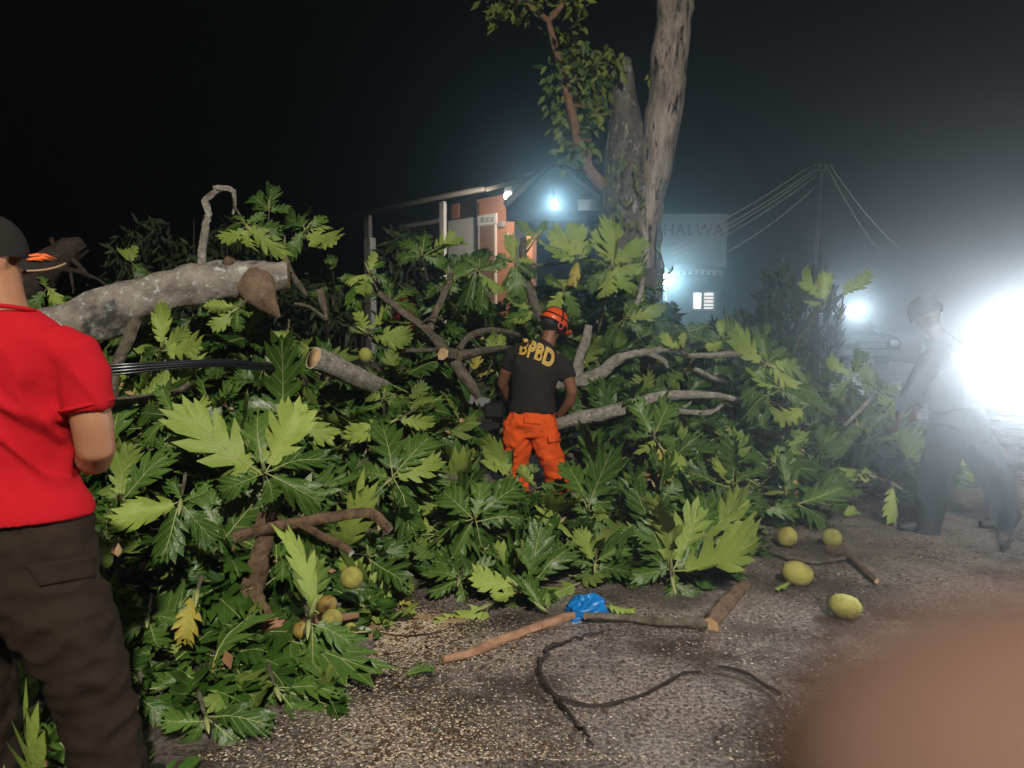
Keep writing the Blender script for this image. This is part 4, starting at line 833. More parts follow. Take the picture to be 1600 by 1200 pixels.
S('leaves filling the dark hollow right of the short mossy log', (600, 625), 5.3, [(560, 610, 'u'), (605, 585, 't'), (640, 640, 't'), (570, 660, 't')], [(600, 660, .1)])
S('leaves beyond the crossing silhouette near the wet road edge', (1460, 735), 6.9, [(1420, 700, 't'), (1500, 705, 't'), (1530, 740, 'u'), (1450, 690, 'u'), (1490, 770, 't')], [(1440, 745, .2)])
S('dim leaves beside the dangling arm of the hazy person by the floodlight', (1355, 690), 6.3, [(1320, 660, 't'), (1390, 665, 't'), (1400, 720, 't'), (1300, 700, 't'), (1340, 735, 't')], [(1350, 720, .2)])
S('dim leaves in the glare left of the hazy person by the floodlight', (1330, 590), 6.8, [(1290, 560, 'u'), (1350, 545, 't'), (1380, 600, 't'), (1300, 625, 't')], [(1330, 640, .2)])
S('dense dark leaves hiding the feet of the white house posts', (700, 432), 7.0, [(650, 420, 't'), (680, 395, 't'), (730, 400, 't'), (745, 430, 'u'), (665, 460, 't'), (720, 470, 't')], [(700, 480, .1)], lift=0)
S('leaf tuft standing in front of the porch column', (806, 412), 7.0, [(772, 400, 't'), (800, 378, 'u'), (835, 398, 'u'), (775, 440, 't'), (840, 435, 't'), (805, 460, 't')], [(805, 470, .1)], lift=0)
S('dark leaves in the gap left of the forked olive branch', (610, 470), 6.9, [(570, 450, 't'), (600, 430, 't'), (650, 450, 't'), (655, 485, 't'), (585, 500, 't')], [(612, 510, .1)], lift=0)
S('drooping leaves below the pale rosette by the porch', (880, 452), 6.9, [(850, 435, 't'), (880, 420, 'u'), (920, 440, 't'), (905, 490, 't'), (860, 490, 'u')], [(885, 490, .1)], lift=0)
S('teal lit leaves at the foot of the standing trunk', (1000, 478), 7.3, [(965, 455, 't'), (1000, 440, 'u'), (1028, 482, 't'), (1035, 510, 't'), (975, 510, 't')], [(1002, 520, .1)], lift=0)
S('dark leaf tuft right of the pointed log stub', (520, 440), 6.6, [(480, 425, 't'), (515, 405, 't'), (555, 430, 't'), (550, 470, 't'), (495, 475, 't')], [(520, 480, .1)], lift=0)
S('leafy shoot rising between the bent twig and the long house', (445, 385), 6.9, [(415, 360, 't'), (440, 340, 't'), (480, 370, 'u'), (475, 405, 't'), (425, 415, 't')], [(447, 430, .1)], lift=0)
S('dark leaf tuft between the trunk foot and the shop lamp', (1075, 520), 7.4, [(1050, 512, 't'), (1082, 502, 't'), (1115, 505, 't'), (1110, 540, 't'), (1050, 545, 't')], [(1077, 550, .1)], lift=0)
S('mid green leaves above the upper pale branch right of the helmet', (1130, 530), 7.0, [(1095, 520, 't'), (1125, 500, 'u'), (1165, 520, 't'), (1160, 550, 't'), (1100, 550, 'u')], [(1132, 560, .1)], lift=0)
# single leaves lying loose on the road
def loose(label, b, t, side='t', name='fallen_leaf', z=.03):
    A, B = G(b[0], b[1], z), G(t[0], t[1], z); o = thing(name, A, label, 'leaf', 'loose leaves on the road'); put_leaf(o, A, B, Vector((0.1, -.25, 1)), side, 'blade', variant=rnd.randrange(8)); return o
loose('small dark leaf lying alone on the sawdust strewn road', (630, 1052), (678, 1050))
loose('pale leaf scrap on the road behind the blue bag', (945, 948), (992, 950), 'u')
loose('tiny pale leaf scrap on the road below the egg shaped fruit', (1210, 921), (1232, 918), 'u')
loose('dead brownish leaf scrap by the bottom of the heap near the fruits', (620, 945), (648, 940), 'y')
loose('small leaf scrap at the heap edge beside the round fruits', (1318, 805), (1340, 800), 'u')

# ------------------------------------------------------------------ filler: the crown of the felled tree
crown = thing('felled_tree_crown', (0.2, 6.2, 0), 'heap of felled breadfruit crown with dark glossy lobed leaves', 'tree')
KEEP = [(760, 465, 915, 765, 6.6), (470, 535, 590, 600, 5.4), (690, 540, 705, 565, 5.9), (505, 885, 570, 990, 3.6), (360, 800, 612, 870, 3.6), (560, 545, 585, 568, 5.2), (880, 920, 955, 990, 9), (1200, 820, 1360, 930, 9), (160, 560, 390, 585, 4.5), (80, 405, 455, 520, 5.2)]
def blocked(p):
    x, y = pix(p)
    return any(a < x < c and b < y < d and p.y < Y_ for a, b, c, d, Y_ in KEEP)
mb = MB()
for k in range(18):
    x = rnd.uniform(-2.6, 3.6); y = edge_y(x) + rnd.uniform(1.7, 3.4); 
    if y > 8.2: continue
    h = H(x, y) * rnd.uniform(.2, .4); a = Vector((x, y, h)); d = Vector((rnd.uniform(-1, 1), rnd.uniform(-.5, .5), rnd.uniform(-.15, .15))).normalized() * rnd.uniform(.4, .8)
    if any(blocked(a + d * t_ * .5) for t_ in (-2, -1, 0, 1, 2)): continue
    pts = interp([a - d, a + rv(.08), a + d], 8, .03, k)
    q = MB(); q.tube(pts, lerp_list([.03, .025, .012], 8), 7, 0, 1, .1, k); q.build('limb', [BARK_OLIVE, CUT], crown)
ros = []; tries = 0
while len(ros) < 150 and tries < 9000:
    tries += 1
    x = rnd.uniform(-3.0, 4.4); y = edge_y(x) + .12 + rnd.random() ** 1.2 * 3.9
    if y > 8.3: continue
    z = H(x, y)
    if z < .04: continue
    p = Vector((x, y, z)); px_, py_ = pix(p)
    if not (-60 < px_ < 1560) or py_ > 1260: continue
    if blocked(p): continue
    if any((p - q).length < .26 for q in ros): continue
    ros.append(p)
ros.sort(key=lambda p: p.y)
nleaf = 0
HEAPS = []   # (base, tip, normal, side) for the joined part
def grad(p):
    e = .12; return Vector((-(H(p.x + e, p.y) - H(p.x - e, p.y)) / (2 * e), -(H(p.x, p.y + e) - H(p.x, p.y - e)) / (2 * e), 1)).normalized()
for p in ros:
    ax = (grad(p) + Vector((0, -.35, .2)) + rv(.35)).normalized(); n_ = rnd.randint(3, 6); s0 = rnd.random() * 6.28
    u_ = ax.orthogonal().normalized(); v_ = ax.cross(u_); c = p - ax * .10
    for k in range(n_):
        a = s0 + k * 2.4 + rnd.uniform(-.6, .6); rad = u_ * math.cos(a) + v_ * math.sin(a); th = R(rnd.uniform(35, 112))
        d = ax * math.cos(th) + rad * math.sin(th); L = rnd.uniform(.20, .46)
        tip = c + d * L
        if tip.z < .03: tip.z = .03
        nn = ax * math.sin(th) - rad * math.cos(th); px_, py_ = pix(c); side = 'u' if rnd.random() < (.10 if px_ < 560 and py_ > 800 else .27) else ('f' if rnd.random() < .08 else 't')
        if blocked(tip): continue
        if nleaf < 290: put_leaf(crown, c + rv(.05), tip, nn + rv(.35), side, wide=rnd.uniform(.8, 1.1), roll=rnd.uniform(-.6, .6)); nleaf += 1
        else: HEAPS.append((c, tip, nn + rv(.2), side))
# deeper leaves, thousands: one joined part
for k in range(3000):
    for _ in range(30):
        x = rnd.uniform(-3.4, 4.8); y = edge_y(x) + .05 + rnd.random() * 4.4
        if y < 8.6 and H(x, y) > .03: break
    h = H(x, y); z = h - abs(rnd.gauss(0, .22)) - .05
    c = Vector((x, y, max(.03, z)))
    d = Vector((rnd.uniform(-1, 1), rnd.uniform(-1, .6), rnd.uniform(-.8, .5))).normalized(); L = rnd.uniform(.22, .42); t = c + d * L; t.z = max(.02, min(t.z, H(t.x, t.y) + .02 if t.y > edge_y(t.x) else .1))
    if blocked(c) or blocked(t) or (t - c).length < .1: continue
    if t.y < edge_y(t.x) - .15: continue
    HEAPS.append((c, t, grad(c) + rv(.6), 'u' if rnd.random() < .16 else 't'))
low = []
for i in range(4):
    g = leaf_geometry(71 + i, sheets=True, **LEAFKW[i + 1]); low.append((np.array(g.v), g.f, g.m, np.array(g.uv, dtype=np.float32)))
VV = []; FF = []; MM = []; UVV = []; off = 0
for (c, t, n_, side) in HEAPS:
    if side == 'u': n_ = -n_
    m, L = frame(c, t, n_); gv, gf, gm, gu = rnd.choice(low)
    A = np.array(m) * L; VV.append(gv @ A.T + np.array(c)); FF += [tuple(i + off for i in f) for f in gf]; MM += gm; UVV.append(gu); off += len(gv)
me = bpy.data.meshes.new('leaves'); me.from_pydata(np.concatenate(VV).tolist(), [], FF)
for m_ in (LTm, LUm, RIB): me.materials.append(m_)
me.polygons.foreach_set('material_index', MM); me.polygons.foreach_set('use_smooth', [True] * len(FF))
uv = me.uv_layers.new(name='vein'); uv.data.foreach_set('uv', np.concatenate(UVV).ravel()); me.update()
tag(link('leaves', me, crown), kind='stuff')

SCR = mat('dead_leaf_scraps', (0.3, 0.17, 0.09), 0.8)
base(SCR, ramp(SCR, nd(SCR, 'ShaderNodeNewGeometry').outputs['Random Per Island'], [(0, (0.16, 0.08, 0.03)), (.4, (0.34, 0.19, 0.11)), (.7, (0.40, 0.30, 0.14)), (1, (0.45, 0.36, 0.26))]))
mb = MB()
for k in range(420):
    x = rnd.uniform(-2.6, 4.0); y = edge_y(x) + .1 + rnd.random() * 3.2
    if H(x, y) < .04: continue
    p = Vector((x, y, H(x, y) - rnd.uniform(-.02, .12)))
    if blocked(p): continue
    oval_leaf(mb, p, rv(1), Vector((rnd.uniform(-.6, .6), -1, .8)), rnd.uniform(.03, .09), rnd.uniform(.01, .026))
tag(mb.build('leaf_scraps', SCR, crown), kind='stuff')
# ------------------------------------------------------------------ sawdust and chips on the road
def chips(name, n, gen, smin, smax, m_, label=None):
    V = []; Fc = []
    for k in range(n):
        q = gen()
        if q is None: continue
        x, y, z = q; s = rnd.uniform(smin, smax); a = rnd.random() * 6.28; el = rnd.uniform(.3, .9); tl = rnd.uniform(-.5, .5)
        ux, uy = math.cos(a) * s, math.sin(a) * s; wx, wy = -math.sin(a) * s * el, math.cos(a) * s * el; o = len(V); h = s * .35
        V += [(x - ux - wx, y - uy - wy, z), (x + ux - wx, y + uy - wy, z + tl * s * .4), (x + ux + wx, y + uy + wy, z), (x - ux + wx, y - uy + wy, z + h * .6), (x, y, z + h)]
        Fc += [(o, o + 1, o + 4), (o + 1, o + 2, o + 4), (o + 2, o + 3, o + 4), (o + 3, o, o + 4)]
    me = bpy.data.meshes.new(name); me.from_pydata(V, [], Fc); me.materials.append(m_); me.update(); o = link(name, me); tag(o, label, None, None, 'stuff'); return o
CH = mat('wood_chips', (0.42, 0.28, 0.15), 0.8, 0.2)
base(CH, ramp(CH, nd(CH, 'ShaderNodeNewGeometry').outputs['Random Per Island'], [(0, (0.28, 0.18, 0.11)), (.35, (0.46, 0.34, 0.23)), (.7, (0.58, 0.47, 0.35)), (.86, (0.70, 0.63, 0.53)), (1, (0.22, 0.22, 0.07))]))
HEAPC = [(G(640, 985), .30, 1.0), (G(640, 985), .30, 1.0), (G(620, 985), .45, 1.0), (G(560, 1040), .45, 1.0), (G(700, 1050), .6, .9), (G(640, 1120), .6, .8), (G(1440, 880), .7, .8), (G(1500, 850), .8, .6), (G(560, 1150), .5, .8)]
def chip_gen():
    if rnd.random() < .5:
        c, r_, w = rnd.choice(HEAPC); x, y = rnd.gauss(c.x, r_ * .5), rnd.gauss(c.y, r_ * .45)
    else:
        y = 2.45 + (rnd.random() ** 1.6) * 5; x = rnd.uniform(-.9, .75) * y
    if y < 2.3: return None
    if y > edge_y(x) + .35: return None
    if noise.noise(Vector((x * 2.2, y * 2.2, 5))) + rnd.uniform(-.5, .5) < -.12: return None
    return x, y, (.016 if math.hypot((x - HEAPC[0][0].x) / .2, (y - HEAPC[0][0].y) / .12) < .8 else .005) + .012 * noise.noise(Vector((x * .8, y * .8, 0))) + .004
chips('sawdust', 46000, chip_gen, .0018, .0050, CH, 'pale sawdust and wood chips scattered over the wet road')
chips('leaf_litter', 2600, chip_gen, .005, .013, mat('dark_litter', (0.07, 0.04, 0.022), 0.7), 'small dark bits of bark scattered over the road')
mb = MB()
for (px_, py_, rx, ry, hh) in ((645, 972, .19, .11, .014), (600, 985, .14, .09, .012), (690, 968, .12, .07, .012)):
    c = G(px_, py_); o = len(mb.v); nn = 14
    for j in range(nn + 1):
        for i in range(nn + 1):
            u_, v_ = i / nn * 2 - 1, j / nn * 2 - 1; p = Vector((c.x + u_ * rx * 1.2, c.y + v_ * ry * 1.2, 0)); r2 = min(1, u_ * u_ + v_ * v_)
            mb.v.append((p.x, p.y, -.01 + hh * (1 - r2) ** 1.2 * (1 + .6 * noise.noise(p * 30)) + .008))
    for j in range(nn):
        for i in range(nn): a = o + j * (nn + 1) + i; mb.f.append((a, a + 1, a + nn + 2, a + nn + 1)); mb.m.append(0)
SD = mat('sawdust_heap', (0.42, 0.27, 0.14), 0.9); base(SD, ramp(SD, tex_noise(SD, 140, 4, .8), [(.3, (0.24, 0.14, 0.06)), (.65, (0.52, 0.36, 0.19))])); bump(SD, tex_noise(SD, 150, 4, .8), 1.0, .01)
tag(mb.build('sawdust_heap', SD), 'low heap of tan sawdust at the foot of the leaves', None, None, 'stuff')
# ------------------------------------------------------------------ people
def folds(sc, amp, seed=0, stretch=(1, 1, .45)):
    def f(p):
        q = Vector((p.x * stretch[0], p.y * stretch[1], p.z * stretch[2])) * sc + Vector((seed, seed * 2, 0))
        n = noise.noise(q); return amp * (1 - abs(n) * 3.0) * .6 + amp * .5 * noise.noise(q * 2.3)
    return f
def bvh(o):
    me = o.data; return BVHTree.FromPolygons([v.co.copy() for v in me.vertices], [tuple(p.vertices) for p in me.polygons])
def patch(name, corners, tree, m_, parent, off=.004, n=8, th=.005):
    """a sheet of cloth lying on the surface below the four corners"""
    V = []; ok = True
    for j in range(n + 1):
        for i in range(n + 1):
            u, v = i / n, j / n; c = corners
            x = (c[0][0] * (1 - u) + c[1][0] * u) * (1 - v) + (c[3][0] * (1 - u) + c[2][0] * u) * v
            y = (c[0][1] * (1 - u) + c[1][1] * u) * (1 - v) + (c[3][1] * (1 - u) + c[2][1] * u) * v
            d = ray(x, y).normalized(); h = tree.ray_cast(CAM, d)
            if h[0] is None: return None
            V.append(h[0] - d * off)
    mb = MB(); N = (n + 1) ** 2; mb.v = [tuple(p) for p in V] + [tuple(p + (p - CAM).normalized() * th) for p in V]
    def q(i, j): return j * (n + 1) + i
    for j in range(n):
        for i in range(n):
            f = (q(i, j), q(i + 1, j), q(i + 1, j + 1), q(i, j + 1)); mb.f.append(f[::-1]); mb.f.append(tuple(k + N for k in f)); mb.m += [0, 0]
    for k in range(n):
        for a, b in ((q(k, 0), q(k + 1, 0)), (q(k + 1, n), q(k, n)), (q(0, k + 1), q(0, k)), (q(n, k), q(n, k + 1))):
            mb.f.append((a, b, b + N, a + N)); mb.m.append(0)
    return mb.build(name, m_, parent)
def hand(mb, wrist, y, z, s=1.0, thumb=1, curl=.6):
    """wrist point, y along the fingers, z out of the back of the hand"""
    y = y.normalized(); z = (z - y * z.dot(y)).normalized(); x = y.cross(z) * thumb
    mb.tube([wrist, wrist + y * .03 * s, wrist + y * .075 * s, wrist + y * .095 * s], [(.026 * s, .019 * s), (.036 * s, .016 * s), (.042 * s, .014 * s), (.038 * s, .011 * s)], 10, side=x)
    for k, L in enumerate((.072, .080, .074, .058)):
        b = wrist + y * (.088 - .006 * abs(k - 1)) * s + x * (.030 - .020 * k) * s; d = y.copy(); pts = [b]
        for j, fr in enumerate((.45, .32, .23)):
            a = curl * (.7 + .3 * j) * (1 + .12 * k); d = (Matrix.Rotation(-a, 3, y.cross(z)) @ d) if True else d
            pts.append(pts[-1] + d * L * fr * s)
        mb.tube(pts, [.0095 * s, .0085 * s, .008 * s, .006 * s], 7)
    b = wrist + y * .028 * s + x * .028 * s; d = (y * .75 + x * .75 - z * .25).normalized(); d2 = (y * .95 + x * .15 - z * .4).normalized()
    mb.tube([b, b + d * .034 * s, b + d * .034 * s + d2 * .03 * s, b + d * .034 * s + d2 * .052 * s], [.014 * s, .0115 * s, .010 * s, .007 * s], 7)
def head(mb, c, fdir, r=.098, s=1.0):
    fdir = fdir.normalized(); up = Vector((0, 0, 1)); sd = fdir.cross(up).normalized(); up = sd.cross(fdir)
    rot = Matrix((sd, fdir, up)).transposed()
    mb.ell(c + fdir * .0, (.078 * s, .098 * s, .115 * s), rot, 18, 14)
    mb.ell(c + fdir * .035 * s - up * .055 * s, (.058 * s, .06 * s, .065 * s), rot, 14, 10)          # jaw
    mb.tube([c + fdir * .094 * s + up * .02 * s, c + fdir * .112 * s - up * .022 * s, c + fdir * .09 * s - up * .032 * s], [.010 * s, .016 * s, .010 * s], 8)  # nose
    mb.ell(c + fdir * .092 * s - up * .062 * s, (.024 * s, .012 * s, .010 * s), rot, 10, 6)           # lips
    for k in (-1, 1):
        mb.ell(c + sd * k * .079 * s - fdir * .005 * s - up * .01 * s, (.012 * s, .022 * s, .034 * s), rot, 10, 8)
        mb.ell(c + fdir * .082 * s + sd * k * .03 * s + up * .030 * s, (.024 * s, .014 * s, .008 * s), rot, 10, 6)
    return rot, sd, up
def eyes(parent, c, fdir, s=1.0):
    fdir = fdir.normalized(); sd = fdir.cross(Vector((0, 0, 1))).normalized(); up = sd.cross(fdir)
    for k in (-1, 1):
        mb = MB(); mb.ell(c + fdir * .083 * s + sd * k * .031 * s + up * .014 * s, (.012 * s, .012 * s, .009 * s), None, 10, 8); mb.build('eye', bpy.data.materials.get('eye_white') or mat('eye_white', (.12, .1, .09), .2, .6), parent)

# --- the person in the red shirt, close on the left, seen from behind
YM = 2.14
def A(px, py, d=0): return P(px, py, YM + d)
man = thing('person', (A(0, 600).x, YM, 0), 'person in red t-shirt, black cap and dark brown trousers seen from behind', 'person')
fd = Vector((.78, .62, 0)).normalized(); fdh = Vector((.42, .9, 0)); sdx = Vector((1, .12, 0)).normalized()
hc = A(-25, 402, .02)
mb = MB(); head(mb, hc, fdh)
mb.tube([A(2, 505, .02), A(-2, 470, .015), A(-10, 430, .02), A(-18, 405, .02)], [(.085, .085), (.066, .068), (.064, .066), (.062, .064)], 16, side=sdx)
mb.tube([A(-60, 545, .02), A(-20, 535, .01), A(40, 535, .01), A(85, 545, .02)], [.05, .06, .06, .05], 12)
mb.tube([A(105, 545, .02), A(128, 600, .02), A(144, 660, .02), A(150, 705, .03), A(147, 716, .05), A(128, 712, .17), A(112, 700, .27)], [.055, .058, .056, .053, .050, .042, .030], 14)
hand(mb, A(112, 700, .26), Vector((-.6, .5, .35)), Vector((.6, .3, .6)), 1.0, 1, .5)
mb.tube([A(-105, 545, .02), A(-135, 600, .02), A(-155, 660, .02), A(-160, 705, .03), A(-150, 716, .06), A(-120, 700, .18), A(-90, 690, .27)], [.055, .056, .055, .052, .048, .040, .030], 14)
hand(mb, A(-90, 690, .26), Vector((.7, .4, .2)), Vector((-.4, .3, .7)), 1.0, -1, .5)
body = remesh(mb, 'body', SKIN, man, .008, 5)
mb = MB()
rows = [(800, -4, .264, .184), (790, -4, .260, .178), (772, -4, .246, .162), (745, -4, .214, .142), (720, -3, .198, .130), (680, -2, .190, .128), (630, 0, .192, .130), (580, 2, .203, .135), (545, 3, .210, .132), (520, 4, .185, .120), (500, 4, .135, .098), (484, 4, .090, .088)]
mb.tube([A(x, y, .01) for y, x, a, b in rows], [(a, b) for y, x, a, b in rows], 32, side=sdx)
mb.tube([A(84, 542, .02), A(112, 555, .02), A(128, 595, .02), A(137, 643, .02)], [(.07, .07), (.080, .078), (.076, .076), (.073, .074)], 18)
mb.tube([A(-80, 542, .02), A(-112, 555, .02), A(-130, 595, .02), A(-142, 640, .02)], [(.07, .07), (.078, .076), (.073, .073), (.066, .068)], 18)
def mfold(p):
    q = Vector((p.x * 10 + p.z * 7, p.y * 7, p.z * 4.0)); w = (min(1, max(0, (1.44 - p.z) / .2)) + .25) * min(1, max(.0, (p.z - 1.0) / .1))
    n = noise.noise(q); return w * (.040 * (1 - abs(n) * 3.2) * .5 + .006 * noise.noise(q * 3)) - .002
shirt = remesh(mb, 'shirt', RED, man, .010, 5, lambda p: max(-.005, mfold(p)) * (.45 if p.x > A(108, 600).x else 1))
mb = MB(); mb.tube([A(4, 488, .01) + Vector((.088 * math.cos(t), .088 * math.sin(t), .004 - .016 * math.sin(t))) for t in [k * 2 * math.pi / 24 for k in range(25)]], .007, 7); mb.build('collar', RED, shirt)
mb = MB(); ha, hb_ = A(112, 555, .02), A(137, 640, .02); hx = (hb_ - ha).normalized()
hs = hx.orthogonal().normalized(); hv = hx.cross(hs)
mb.tube([hb_ - hx * .012 + hs * .0700 * math.cos(t) + hv * .0715 * math.sin(t) for t in [k * 2 * math.pi / 24 for k in range(25)]], .006, 6); mb.build('sleeve_hem', RED, shirt)
# trousers
mb = MB()
mb.tube([A(-4, 784, .01), A(-3, 825, .0), A(0, 905, -.01), A(2, 945, .0)], [(.228, .145), (.250, .158), (.262, .165), (.235, .155)], 28, side=sdx)
mb.tube([A(62, 900, 0), A(92, 960, 0), A(130, 1040, 0), A(150, 1100, .01), A(172, 1200, .02), A(186, 1290, .03), A(190, 1322, .03)], [.145, .142, .112, .100, .096, .094, .096], 20)
mb.tube([A(-66, 900, 0), A(-62, 960, 0), A(-42, 1040, .02), A(-34, 1100, .03), A(-26, 1200, .05), A(-24, 1290, .06), A(-24, 1322, .06)], [.145, .14, .112, .102, .098, .094, .096], 20)
trs = remesh(mb, 'trousers', BROWN_CLOTH, man, .012, 4, folds(9, .016, 2, (1, 1, 1.3)))
tt = bvh(trs)
BR2 = cloth('brown_canvas_lit', (0.05, 0.03, 0.019), (0.075, 0.046, 0.028), 200)
patch('pocket_flap', [(38, 884), (148, 868), (150, 900), (62, 916)], tt, BROWN_CLOTH, man, .008, 8, .007)
patch('cargo_pocket', [(150, 935), (180, 928), (192, 1030), (168, 1046)], tt, BROWN_CLOTH, man, .009, 8, .008)
patch('pocket_flap', [(148, 930), (182, 922), (186, 958), (154, 968)], tt, BROWN_CLOTH, man, .018, 6, .007)
mb = MB(); q = A(-4, 788, .01); mb.tube([q + Vector((0, 0, -.02)), q + Vector((0, 0, .01))], [(.237, .150)] * 2, 32, side=sdx); mb.build('belt', BLACK, man)
for cx_, dd in ((192, .03), (-24, .06)):
    b = A(cx_, 1318, dd); b.z = 0
    mb = MB(); mb.tube([b + Vector((0, -.10, .045)), b + Vector((0, -.02, .055)), b + Vector((.02, .10, .05)), b + Vector((.03, .19, .03))], [(.036, .04), (.048, .052), (.05, .045), (.035, .025)], 14, side=(1, 0, 0))
    mb.tube([b + Vector((0, -.03, .05)), b + Vector((0, -.03, .16))], [.055, .058], 14); remesh(mb, 'boot', BLACK, man, .01, 3)
# cap
CAPM = cloth('black_cap_cloth', (0.012, 0.011, 0.011), (0.022, 0.018, 0.016))
mb = MB(); sdv = fd.cross(Vector((0, 0, 1))).normalized(); rotc = Matrix((sdv, fd, Vector((0, 0, 1)))).transposed()
cc = hc + Vector((0, 0, .015)); u_ = 28; rr_ = []
for j in range(9):
    ph = math.pi / 2 * j / 8; rr_.append((math.cos(ph), math.sin(ph)))
for j, (c1, s1) in enumerate(rr_):
    for k in range(u_):
        th = 2 * math.pi * k / u_; mb.v.append(tuple(cc + rotc @ Vector((.094 * c1 ** .8 * math.cos(th), .112 * c1 ** .8 * math.sin(th), -.015 + .122 * s1))))
for j in range(8):
    for k in range(u_): mb.f.append((j * u_ + k, j * u_ + (k + 1) % u_, (j + 1) * u_ + (k + 1) % u_, (j + 1) * u_ + k)); mb.m.append(0)
capo = mb.build('cap', CAPM, man)
mb = MB(); n_ = 14; brim = lambda t, s: cc + rotc @ Vector((.085 * math.sin(t) * (1 + .05 * s), .062 + (.030 * math.cos(t) + .105 * math.cos(t) ** .7 * s) if math.cos(t) > 0 else .062, -.004 - .030 * abs(math.sin(t)) ** 2 - .018 * s))
for lay in (0, -.004):
    for s_ in (0, .5, 1):
        for k in range(n_ + 1):
            t = -1.45 + 2.9 * k / n_; mb.v.append(tuple(brim(t, s_) + Vector((0, 0, lay))))
NN = 3 * (n_ + 1)
for s_ in range(2):
    for k in range(n_):
        a = s_ * (n_ + 1) + k; f = (a, a + 1, a + n_ + 2, a + n_ + 1); mb.f += [f, tuple(i + NN for i in reversed(f))]; mb.m += [0, 0]
for k in range(n_): a = 2 * (n_ + 1) + k; mb.f.append((a, a + 1, a + 1 + NN, a + NN)); mb.m.append(0)
br = mb.build('brim', CAPM, capo)
EMB = mat('orange_embroidery', (0.75, 0.14, 0.03), 0.6)
for (t0, t1, s0, s1) in ((.55, .25, .15, .55), (.35, .05, .25, .8), (.75, .5, .3, .75), (.95, .75, .2, .6)):
    mb = MB(); a, b = brim(t0, s0) + Vector((0, 0, .006)), brim(t1, s1) + Vector((0, 0, .006)); m1 = a.lerp(b, .4) + Vector((.004, 0, .004)); mb.tube([a, m1, b], [.003, .006, .001], 6); mb.build('embroidery', EMB, capo)
mb = MB(); mb.tube([brim(-1.45 + 2.9 * k / 14, 1) + Vector((0, 0, -.002)) for k in range(15)], .003, 5); mb.build('brim_piping', mat('tan_piping', (.35, .22, .12), .7), capo)

# --- the worker in orange trousers
YW = 6.2
def Wp(px, py, d=0): return P(px, py, YW + d)
wk = thing('person', (Wp(835, 600).x, YW, 0), 'worker in orange helmet and orange trousers bending among the branches', 'person')
fw = Vector((.72, .50, -.50)).normalized(); sw = Vector((1, .1, -.26)).normalized()
wh = Wp(864, 507, .22)
mb = MB(); rotw, sdw, upw = head(mb, wh, fw, s=.98)
mb.tube([Wp(850, 552, .14), Wp(855, 538, .17), Wp(861, 520, .20)], [(.08, .07), (.062, .062), (.06, .062)], 14)
mb.tube([Wp(820, 556, .16), Wp(845, 552, .14), Wp(872, 560, .14)], [.05, .06, .05], 10)
mb.tube([Wp(880, 566, .13), Wp(887, 588, .11), Wp(894, 612, .10), Wp(890, 628, .14), Wp(874, 650, .24)], [.055, .052, .048, .046, .032], 12)
hand(mb, Wp(875, 648, .23), Vector((-.35, .6, -.6)), Vector((.8, .3, .1)), .98, -1, .5)
mb.tube([Wp(802, 560, .18), Wp(791, 580, .22), Wp(785, 600, .28), Wp(790, 615, .36), Wp(800, 635, .48)], [.055, .052, .047, .044, .032], 12)
hand(mb, Wp(800, 634, .47), Vector((.3, .7, -.4)), Vector((-.6, .2, .6)), .98, 1, .6)
mb.tube([Wp(835, 640, .02), Wp(842, 570, .13)], [(.13, .1), (.15, .1)], 14, side=sw)
remesh(mb, 'body', SKIN_D, wk, .011, 4)
mb = MB()
rows = [(645, 833, .02, .195, .158), (620, 833, .03, .172, .135), (600, 834, .06, .175, .125), (582, 838, .09, .195, .125), (564, 842, .12, .205, .12), (551, 846, .15, .175, .105), (542, 850, .16, .115, .085), (537, 853, .17, .08, .075)]
mb.tube([Wp(x, y, d) for y, x, d, a, b in rows], [(a, b) for y, x, d, a, b in rows], 26, side=sw)
mb.tube([Wp(866, 563, .14), Wp(882, 576, .13), Wp(889, 592, .11)], [.075, .076, .070], 14)
mb.tube([Wp(820, 549, .16), Wp(803, 555, .18), Wp(792, 573, .22)], [.078, .076, .072], 14)
wsh = remesh(mb, 'shirt', BLACK_CLOTH, wk, .011, 5, folds(8, .010, 5, (1, 1, 1.2)))
mb = MB()
mb.tube([Wp(832, 637, .03), Wp(831, 648, .01), Wp(830, 662, -.01), Wp(830, 676, .0)], [(.165, .13), (.180, .138), (.20, .15), (.18, .14)], 24, side=(1, 0, -.08))
mb.tube([Wp(811, 660, 0), Wp(808, 690, .0), Wp(808, 722, .02), Wp(810, 760, .04), Wp(811, 783, .05)], [.125, .120, .10, .088, .085], 18)
mb.tube([Wp(846, 662, 0), Wp(853, 690, -.03), Wp(862, 715, -.06), Wp(868, 738, -.03), Wp(871, 752, 0), Wp(872, 768, .02)], [.128, .115, .096, .086, .088, .08], 18)
wtr = remesh(mb, 'trousers', ORANGE_CLOTH, wk, .011, 4, folds(10, .017, 1, (1, 1, 1.1)))
tw = bvh(wtr)
patch('pocket_flap', [(817, 653), (845, 655), (845, 663), (818, 661)], tw, ORANGE_CLOTH, wk, .010, 6, .008)
patch('cargo_pocket', [(856, 684), (874, 682), (877, 704), (862, 708)], tw, ORANGE_CLOTH, wk, .010, 6, .008)
patch('pocket_flap', [(855, 682), (875, 680), (876, 689), (857, 692)], tw, ORANGE_CLOTH, wk, .020, 6, .008)
for cx_, dd in ((811, .05), (872, .03)):
    b = Wp(cx_, 778, dd); b.z = .02
    mb = MB(); mb.tube([b + Vector((0, -.09, .04)), b + Vector((0, .02, .05)), b + Vector((.02, .17, .03))], [(.04, .04), (.05, .05), (.04, .03)], 12, side=(1, 0, 0)); mb.tube([b + Vector((0, -.03, .04)), b + Vector((0, -.03, .16))], [.055, .058], 12); remesh(mb, 'boot', BLACK, wk, .012, 3)
